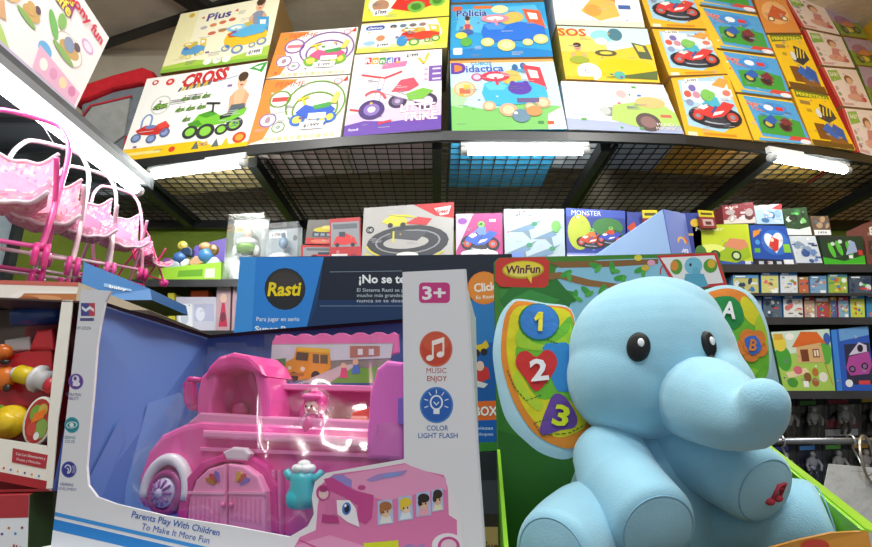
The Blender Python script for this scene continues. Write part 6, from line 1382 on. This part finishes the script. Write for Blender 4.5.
def chain(mb, pts, n=7):
    """pts: (px,py,Y,rpx) -> overlapping balls"""
    P_ = [(aty(x, y, Y), rpx(r, aty(x, y, Y))) for x, y, Y, r in pts]
    for i in range(len(P_) - 1):
        for k in range(n + (1 if i == len(P_) - 2 else 0)):
            t = k / n
            mb.ball(P_[i][0].lerp(P_[i + 1][0], t), P_[i][1] * (1 - t) + P_[i + 1][1] * t, col=BLU, n=18, m=10)
    return P_
def eball(mb, x, y, Y, rx, ry, rz, rot=None):
    p = aty(x, y, Y); k = cdep(p) / F; mb.ball(p, rx * k, ry * k, rz * k, BLU, rot, 28, 18)
mb = MB()
eball(mb, 650, 358, .44, 80, 74, 80)
eball(mb, 628, 380, .435, 60, 62, 58); eball(mb, 682, 372, .435, 52, 55, 60)
eball(mb, 655, 325, .445, 62, 60, 48)
chain(mb, [(698, 374, .427, 44), (713, 389, .402, 40)])
head, hb = remesh(mb, .0024, 6, BLU, 'head', M_PLUSH, pe)
mb = MB(); chain(mb, [(685, 390, .424, 37), (690, 397, .415, 41), (696, 398, .398, 43), (708, 401, .376, 44), (722, 408, .358, 41), (737, 416, .342, 34), (750, 420, .330, 29), (761, 413, .318, 25), (764, 401, .312, 23.5)])
trunk, kb = remesh(mb, .0024, 6, BLU, 'trunk', M_PLUSH, pe)
# torso
mb = MB(); eball(mb, 650, 520, .465, 82, 70, 88); eball(mb, 655, 470, .46, 62, 55, 50); eball(mb, 650, 570, .46, 84, 70, 60)
tor, tb = remesh(mb, .003, 8, BLU, 'torso', M_PLUSH, pe)
# limbs: lathed stuffed tubes with flat soles
def limb(name, pts, sole=.55, cols=BLU):
    P_ = [(aty(x, y, Y), rpx(r, aty(x, y, Y))) for x, y, Y, r in pts]
    mb = MB()
    # sweep with rounded ends
    C_ = [p for p, r in P_]; R_ = [r for p, r in P_]
    N = 20; path = []; rad = []
    for i in range(len(C_) - 1):
        p0, p1, p2, p3 = C_[max(i - 1, 0)], C_[i], C_[i + 1], C_[min(i + 2, len(C_) - 1)]
        for k in range(N):
            t = k / N; path.append(.5 * ((2 * p1) + (p2 - p0) * t + (2 * p0 - 5 * p1 + 4 * p2 - p3) * t * t + (3 * p1 - p0 - 3 * p2 + p3) * t ** 3)); rad.append(R_[i] * (1 - t) + R_[i + 1] * t)
    path.append(C_[-1]); rad.append(R_[-1])
    d = (path[-1] - path[-2]).normalized(); rl = rad[-1]
    e = rl * .30
    for k in range(1, 9):
        an = k * math.pi / 18; path.append(C_[-1] + d * (e * math.sin(an))); rad.append(rl - e + e * math.cos(an))
    an = math.pi / 2; path.append(C_[-1] + d * e); rad.append(rl - e)
    end = path[-1]; r_end = rad[-1]
    for f_ in (.75, .5, .25, .02): path.append(end + d * (rl * .07 * (1 - f_ * f_))); rad.append(r_end * f_)
    # rounded start
    d0 = (path[0] - path[1]).normalized(); st = []; sr = []
    for k in range(8, 0, -1):
        an = k * math.pi / 16.2; st.append(path[0] + d0 * (rad[0] * math.sin(an))); sr.append(rad[0] * math.cos(an))
    mb.tube(st + path, sr + rad, cols, 36)
    # slight squash noise for a stuffed look
    for i, v in enumerate(mb.v):
        w_ = math.sin(v.x * 70 + 1.3) * math.sin(v.z * 64) * math.sin(v.y * 60 + .5); mb.v[i] = v + V((.0012, -.001, .0012)) * w_
    ob = mb.build(name, M_PLUSH, pe)
    a1 = d.orthogonal().normalized(); a2 = d.cross(a1)
    mb = MB(); sm = []
    for k in range(40):
        an = 2 * math.pi * k / 40; sm.append(C_[-1] + d * (e * .93) + (a1 * math.cos(an) + a2 * math.sin(an)) * (rl - e + e * .42))
    mb.tube(sm, .00045, '#8dbdd4', 6, closed=True); sub(mb, 'sole_seam', M_CLOTH, ob)
    return ob, end, d, r_end
arm1 = limb('arm', [(612, 462, .43, 38), (624, 490, .41, 43), (652, 523, .375, 44)])
arm2 = limb('arm', [(690, 452, .430, 36), (727, 466, .405, 40), (756, 484, .384, 39)])
leg1 = limb('leg', [(624, 540, .44, 42), (590, 530, .415, 46), (556, 552, .37, 42)])
leg2 = limb('leg', [(700, 540, .445, 40), (755, 526, .425, 44), (812, 525, .41, 43)])
# red stitched note on the right arm pad
ob, end, d, r_ = arm2
side = d.cross(V((0, 0, 1))).normalized(); upv = side.cross(d)
if side.x < 0: side = -side
mb = MB(); N0 = end + d * .0028
def onpad(u, v): return N0 + side * (u * r_) + upv * (v * r_)
mb.tube([onpad(.16, -.32), onpad(.34, .26), onpad(.62, .34), onpad(.50, -.18)], .0013, '#b8434e', 8); mb.ball(onpad(.10, -.34), .0034, .0022, .0026, '#b8434e', n=12, m=8); mb.ball(onpad(.44, -.22), .0034, .0022, .0026, '#b8434e', n=12, m=8); mb.tube([onpad(.32, .1), onpad(.58, .18)], .001, '#b8434e', 8)
sub(mb, 'stitched_note', M_CLOTH, ob)
# eyes projected on the head
def surf(bvh, x, y):
    r = ray(x, y).normalized(); hs = [b.ray_cast(CAM, r) for b in (hb, kb)]; hs = [h for h in hs if h[0] is not None]
    h = min(hs, key=lambda h: h[3]); return h[0], h[1]
def eye(cx, cy, rx, ry, rot, hx, hy):
    mb = MB(); c, s = math.cos(rot), math.sin(rot); rings = []; vs = []; fs = []
    for j in range(7):
        f_ = j / 6
        for k in range(28):
            an = 2 * math.pi * k / 28; x = rx * f_ * math.cos(an); y = ry * f_ * math.sin(an)
            p, n = surf(hb, cx + x * c - y * s, cy + x * s + y * c)
            vs.append(p + n * (.0012 + .0026 * math.sqrt(max(0, 1 - f_ * f_))) if j < 6 else p - n * .001)
    for j in range(6):
        for k in range(28): fs.append((j * 28 + k, j * 28 + (k + 1) % 28, (j + 1) * 28 + (k + 1) % 28, (j + 1) * 28 + k))
    mb.add(vs, fs, '#0c0e12', True); e_ = mb.build('eye', M_MATTE, pe)
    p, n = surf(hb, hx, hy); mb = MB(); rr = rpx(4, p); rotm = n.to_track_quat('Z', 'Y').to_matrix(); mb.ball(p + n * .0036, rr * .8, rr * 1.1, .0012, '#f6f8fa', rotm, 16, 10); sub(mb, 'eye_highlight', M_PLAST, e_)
eye(638.5, 347, 12.8, 15.6, .12, 641, 343.5)
eye(708, 344.5, 6.4, 14.5, -.28, 708.5, 342)
# brow/chin seam: stitched line at the cheek fold
def seamline(bvh, pts, name, col='#7fb4cf', r=.0008):
    mb = MB(); P_ = []
    for i in range(len(pts) - 1):
        for k in range(8):
            t = k / 8; x = pts[i][0] * (1 - t) + pts[i + 1][0] * t; y = pts[i][1] * (1 - t) + pts[i + 1][1] * t
            h = surf(bvh, x, y)
            if h[0] is not None: P_.append(h[0] + h[1] * .0002)
    if len(P_) > 2: mb.tube(P_, r, col, 6); mb.build(name, M_CLOTH, pe)

# ears ---------------------------------------------------------------
def smoothpoly(pts, n=4):
    out = []; m = len(pts)
    for i in range(m):
        p0, p1, p2, p3 = [V((pts[(i + k) % m][0], pts[(i + k) % m][1], 0)) for k in (-1, 0, 1, 2)]
        for k in range(n):
            t = k / n; q = .5 * ((2 * p1) + (p2 - p0) * t + (2 * p0 - 5 * p1 + 4 * p2 - p3) * t * t + (3 * p1 - p0 - 3 * p2 + p3) * t ** 3); out.append((q.x, q.y))
    return out
def ear(outl, plane, cen, bulge, shapes, label_parts, numerals):
    n = plane[1]; o = smoothpoly(outl)
    mb = MB(); vs = []; fs = []; m = len(o); K = 8
    def dome(f_): return bulge * math.sqrt(max(0., 1 - f_ ** 3))
    for sgn in (1, -1):
        base = len(vs)
        for j in range(K + 1):
            f_ = 1 - j / K
            for (x, y) in o:
                X, Y = cen[0] + (x - cen[0]) * f_, cen[1] + (y - cen[1]) * f_
                vs.append(onpl(X, Y, plane) + n * (sgn * dome(f_)))
        for j in range(K):
            for i in range(m):
                q = (base + j * m + i, base + j * m + (i + 1) % m, base + (j + 1) * m + (i + 1) % m, base + (j + 1) * m + i)
                fs.append(q if sgn == 1 else q[::-1])
    mb.add(vs, fs, '#b4d9e6', True); eo = mb.build('ear', M_PLUSH, pe)
    # printed lining: flat cut cloth shapes laid on the dome
    tri = []
    for i in range(m): tri.append((o[i], o[(i + 1) % m]))
    def fval(x, y):
        # fraction of the way from centre to outline
        dx, dy = x - cen[0], y - cen[1]; best = 1e-6
        L = math.hypot(dx, dy)
        if L < 1e-6: return 0
        for (p, q) in tri:
            ex, ey = q[0] - p[0], q[1] - p[1]; den = dx * ey - dy * ex
            if abs(den) < 1e-9: continue
            t = ((p[0] - cen[0]) * ey - (p[1] - cen[1]) * ex) / den; s = ((p[0] - cen[0]) * dy - (p[1] - cen[1]) * dx) / den
            if t > 0 and -1e-6 <= s <= 1 + 1e-6: best = max(best, 1 / t)
        return min(1., best)
    def fn(x, y):
        X, Y = x, -y; return onpl(X, Y, plane) + n * (dome(fval(X, Y)) + .0006), n
    def addart(a, name, m_, eps, maxlen, base=0.):
        mb = MB()
        for (polys, col, lay) in a.final():
            for pl in polys:
                bm = bmesh.new(); vv = [bm.verts.new((x, y, 0)) for x, y in pl]
                try: bm.faces.new(vv)
                except ValueError: bm.free(); continue
                bmesh.ops.triangulate(bm, faces=bm.faces[:])
                for _ in range(6):
                    ed = [e for e in bm.edges if e.calc_length() > maxlen]
                    if not ed: break
                    bmesh.ops.subdivide_edges(bm, edges=ed, cuts=1); bmesh.ops.triangulate(bm, faces=[f for f in bm.faces if len(f.verts) > 3])
                bm.verts.index_update(); vs = []
                for v in bm.verts: p, nn = fn(v.co.x, v.co.y); vs.append(p + nn * (eps * lay + base))
                fcs = [[v.index for v in f.verts] for f in bm.faces]
                # face winding towards the camera
                fcs2 = []
                for f in fcs:
                    a_, b_, c_ = vs[f[0]], vs[f[1]], vs[f[2]]
                    fcs2.append(f if (b_ - a_).cross(c_ - a_).dot(n) > 0 else f[::-1])
                mb.add(vs, fcs2, col, True); bm.free()
        sub(mb, name, m_, eo)
    addart(shapes, 'ear_lining', M_CLOTH, .00016, 7)
    for nm, art in numerals: addart(art, nm, M_CLOTH, .0004, 4, .0024)
    return eo
PE1 = (aty(572, 372, .452), V((.10, -1, .12)).normalized())
o1 = [(521, 299), (545, 303), (571, 309), (577, 340), (578, 370), (584, 400), (592, 428), (590, 443), (568, 459), (543, 454), (524, 440), (509, 424), (501, 405), (494.5, 371), (493, 346), (499, 318), (510, 302)]
a = Art(1.); S1 = a
a.poly(PYP(smoothpoly([(521, 302), (545, 306), (570, 311), (574, 340), (575, 370), (582, 402), (590, 430), (580, 444), (565, 449), (543, 441), (527, 427), (512, 402), (502, 371), (500, 346), (504, 318), (512, 305)])), '#e08a34')
a.poly(PYP(smoothpoly([(524, 307), (545, 308), (568, 314), (572, 345), (574, 375), (580, 400), (584, 424), (572, 434), (555, 438), (538, 428), (522, 408), (510, 378), (505, 350), (508, 322), (514, 310)])), '#d8cf2e')
a.poly(PYP(smoothpoly([(528, 340), (545, 338), (556, 330), (570, 318), (573, 350), (576, 385), (582, 412), (560, 398), (536, 400), (518, 372), (514, 350)], 3)), '#6fb83a')
a.poly(PYP(smoothpoly([(518, 330), (530, 344), (548, 346), (566, 334), (568, 324), (572, 345), (560, 352), (530, 352), (514, 346)], 3)), '#a0ca3a')
a.poly(PYP(smoothpoly([(515, 372), (526, 394), (540, 404), (536, 412), (522, 400), (512, 384)], 3)), '#b8d03a'); a.poly(PYP(smoothpoly([(548, 412), (566, 424), (582, 420), (580, 428), (560, 436), (544, 426)], 3)), '#d4ce30')
a.poly(PYP(smoothpoly([(540, 350), (556, 345), (566, 346), (570, 360), (571, 390), (560, 393), (552, 388)], 3)), '#3a8ac8'); a.ell(537, -324, 20.5, 19.5, '#2f7a4a'); a.ell(537.5, -323.5, 19, 18, '#3f7fc8')
hx, hy = 534, 371
a.poly(PYP(smoothpoly([(hx, hy - 12), (hx + 9, hy - 19), (hx + 18, hy - 15), (hx + 20, hy - 3), (hx + 10, hy + 13), (hx - 1, hy + 22), (hx - 11, hy + 9), (hx - 20, hy - 4), (hx - 18, hy - 15), (hx - 9, hy - 18)], 3)), '#d23a3a')
a.poly(PYP(smoothpoly([(551, 396), (562, 398), (574, 417), (572, 428), (558, 431), (541, 436), (538, 428), (544, 410)], 3)), '#6a4a9a')
for pts in ([(506, 372), (512, 388), (524, 402), (540, 396)], [(545, 420), (532, 424), (540, 436), (566, 434), (582, 426)], [(545, 342), (556, 346)]):
    for i in range(len(pts) - 1):
        for k in range(4):
            t0, t1 = k / 4, (k + .55) / 4; p = V(pts[i]).lerp(V(pts[i + 1]), t0); q = V(pts[i]).lerp(V(pts[i + 1]), t1); a.line(PYP([tuple(p), tuple(q)]), .9, '#3f5f2a')
n1 = Art(1.); n1.text('1', 538, -324, 18, '#f0e23a', None, .03, 0, -4); n1.poly(PYP([(531.5, 321), (535.5, 315), (538.5, 315.5), (538, 319.5), (533, 324)]), '#f0e23a'); n2 = Art(1.); n2.text('2', 536, -372, 20, '#f4f0f0', 17, .08, 0, 6); n3 = Art(1.); n3.text('3', 558, -417, 19, '#cfdc2c', 15, .08, 0, -14)
ear(o1, PE1, (543, 378), .006, S1, None, [('numeral', n1), ('numeral', n2), ('numeral', n3)])
PE2 = (aty(730, 340, .475), V((-.18, -1, .1)).normalized())
o2 = [(694, 300), (708, 289), (727, 285), (746, 290), (759, 304), (768, 327), (771.5, 352), (771, 378), (762, 396), (740, 404), (722, 396), (706, 350)]
a = Art(1.); S2 = a
a.poly(PYP(smoothpoly([(697, 303), (709, 294), (727, 289.5), (743, 295), (754, 308), (764, 330), (767, 354), (765, 376), (752, 384), (738, 386), (722, 380), (708, 345)])), '#6fb83a')
a.poly(PYP(smoothpoly([(696, 302), (709, 293), (727, 289.5), (742, 294), (747, 301), (736, 304), (722, 298), (708, 302), (700, 310)], 3)), '#e0863a'); a.poly(PYP(smoothpoly([(742, 298), (752, 306), (760, 322), (758, 330), (744, 322), (738, 306)], 3)), '#d8cf34'); a.poly(PYP(smoothpoly([(757, 316), (764, 332), (766, 352), (760, 348), (752, 330)], 3)), '#a8cc3a'); a.poly(PYP(smoothpoly([(722, 352), (738, 366), (756, 372), (740, 384), (722, 378)], 3)), '#8cc43a'); a.poly(PYP(smoothpoly([(724, 364), (736, 358), (746, 372), (744, 384), (726, 380)], 3)), '#e2cf30'); a.ell(738, -380, 6, 5, '#d83f34')
a.poly(PYP(smoothpoly([(710, 301), (728, 298), (738, 306), (741, 322), (730, 332), (714, 330), (707, 316)], 3)), '#2f8a4a')
for k in range(5):
    an = k * 1.257 + .4; a.ell(749 + 9 * math.cos(an), -(347 + 9 * math.sin(an)), 8, 8, '#e0833a')
a.ell(749, -347, 9, 9, '#e0833a'); a.poly(PYP(smoothpoly([(741, 342), (752, 338), (758, 350), (748, 357)], 3)), '#3f6fc8')
nA = Art(1.); nA.text('A', 726, -312.5, 16, '#f0f2f0', 14, .09, 0, -8); nB = Art(1.); nB.text('B', 749.5, -347.5, 11, '#e0833a', 7, .05, 0, -10)
ear(o2, PE2, (735, 345), .006, S2, None, [('letter', nA), ('letter', nB)])
# ================================================================== CAMERA, LIGHT
cam = bpy.data.cameras.new('camera'); co = bpy.data.objects.new('camera', cam); COL.objects.link(co)
cam.sensor_width = 36; cam.sensor_fit = 'HORIZONTAL'; cam.lens = F / FW * 36
cam.clip_start = .01
co.location = CAM; co.rotation_euler = (math.pi / 2 + PITCH, 0, 0); scene.camera = co
w = bpy.data.worlds.new('world'); scene.world = w; w.use_nodes = True
bg = w.node_tree.nodes['Background']; bg.inputs[0].default_value = (.92, .96, 1, 1); bg.inputs[1].default_value = .30
def lamp(name, loc, size, energy, tgt):
    l = bpy.data.lights.new(name, 'AREA'); l.shape = 'RECTANGLE'; l.size, l.size_y = size; l.energy = energy; l.color = (.96, .99, 1)
    o = bpy.data.objects.new(name, l); COL.objects.link(o); o.location = loc
    o.rotation_euler = (V(tgt) - V(loc)).to_track_quat('-Z', 'Y').to_euler()
lamp('ceiling_lamp', (-.9, .1, CEIL - .15), (1.4, .25), 15, (-.2, 1.4, 1.6))
lamp('ceiling_lamp', (.9, .1, CEIL - .15), (1.4, .25), 15, (.4, 1.4, 1.6))
lamp('ceiling_lamp', (0, -1.0, CEIL - .3), (1.6, .3), 24, (0, 1.0, 1.6))
for x in (-1.1, 1.1):  # added point lights without any fixture, put in to brighten the ceiling
    l = bpy.data.lights.new('ceiling_fill', 'POINT'); l.energy = 36; l.shadow_soft_size = .15; l.color = (1, .97, .92)
    o = bpy.data.objects.new('ceiling_fill', l); COL.objects.link(o); o.location = (x, .8, CEIL - .6)
scene.view_settings.view_transform = 'Standard'; scene.view_settings.look = 'None'
scene.view_settings.gamma = 1; scene.view_settings.use_curve_mapping = False
scene.view_settings.exposure = .2
scene.cycles.max_bounces = 8; scene.cycles.transparent_max_bounces = 16
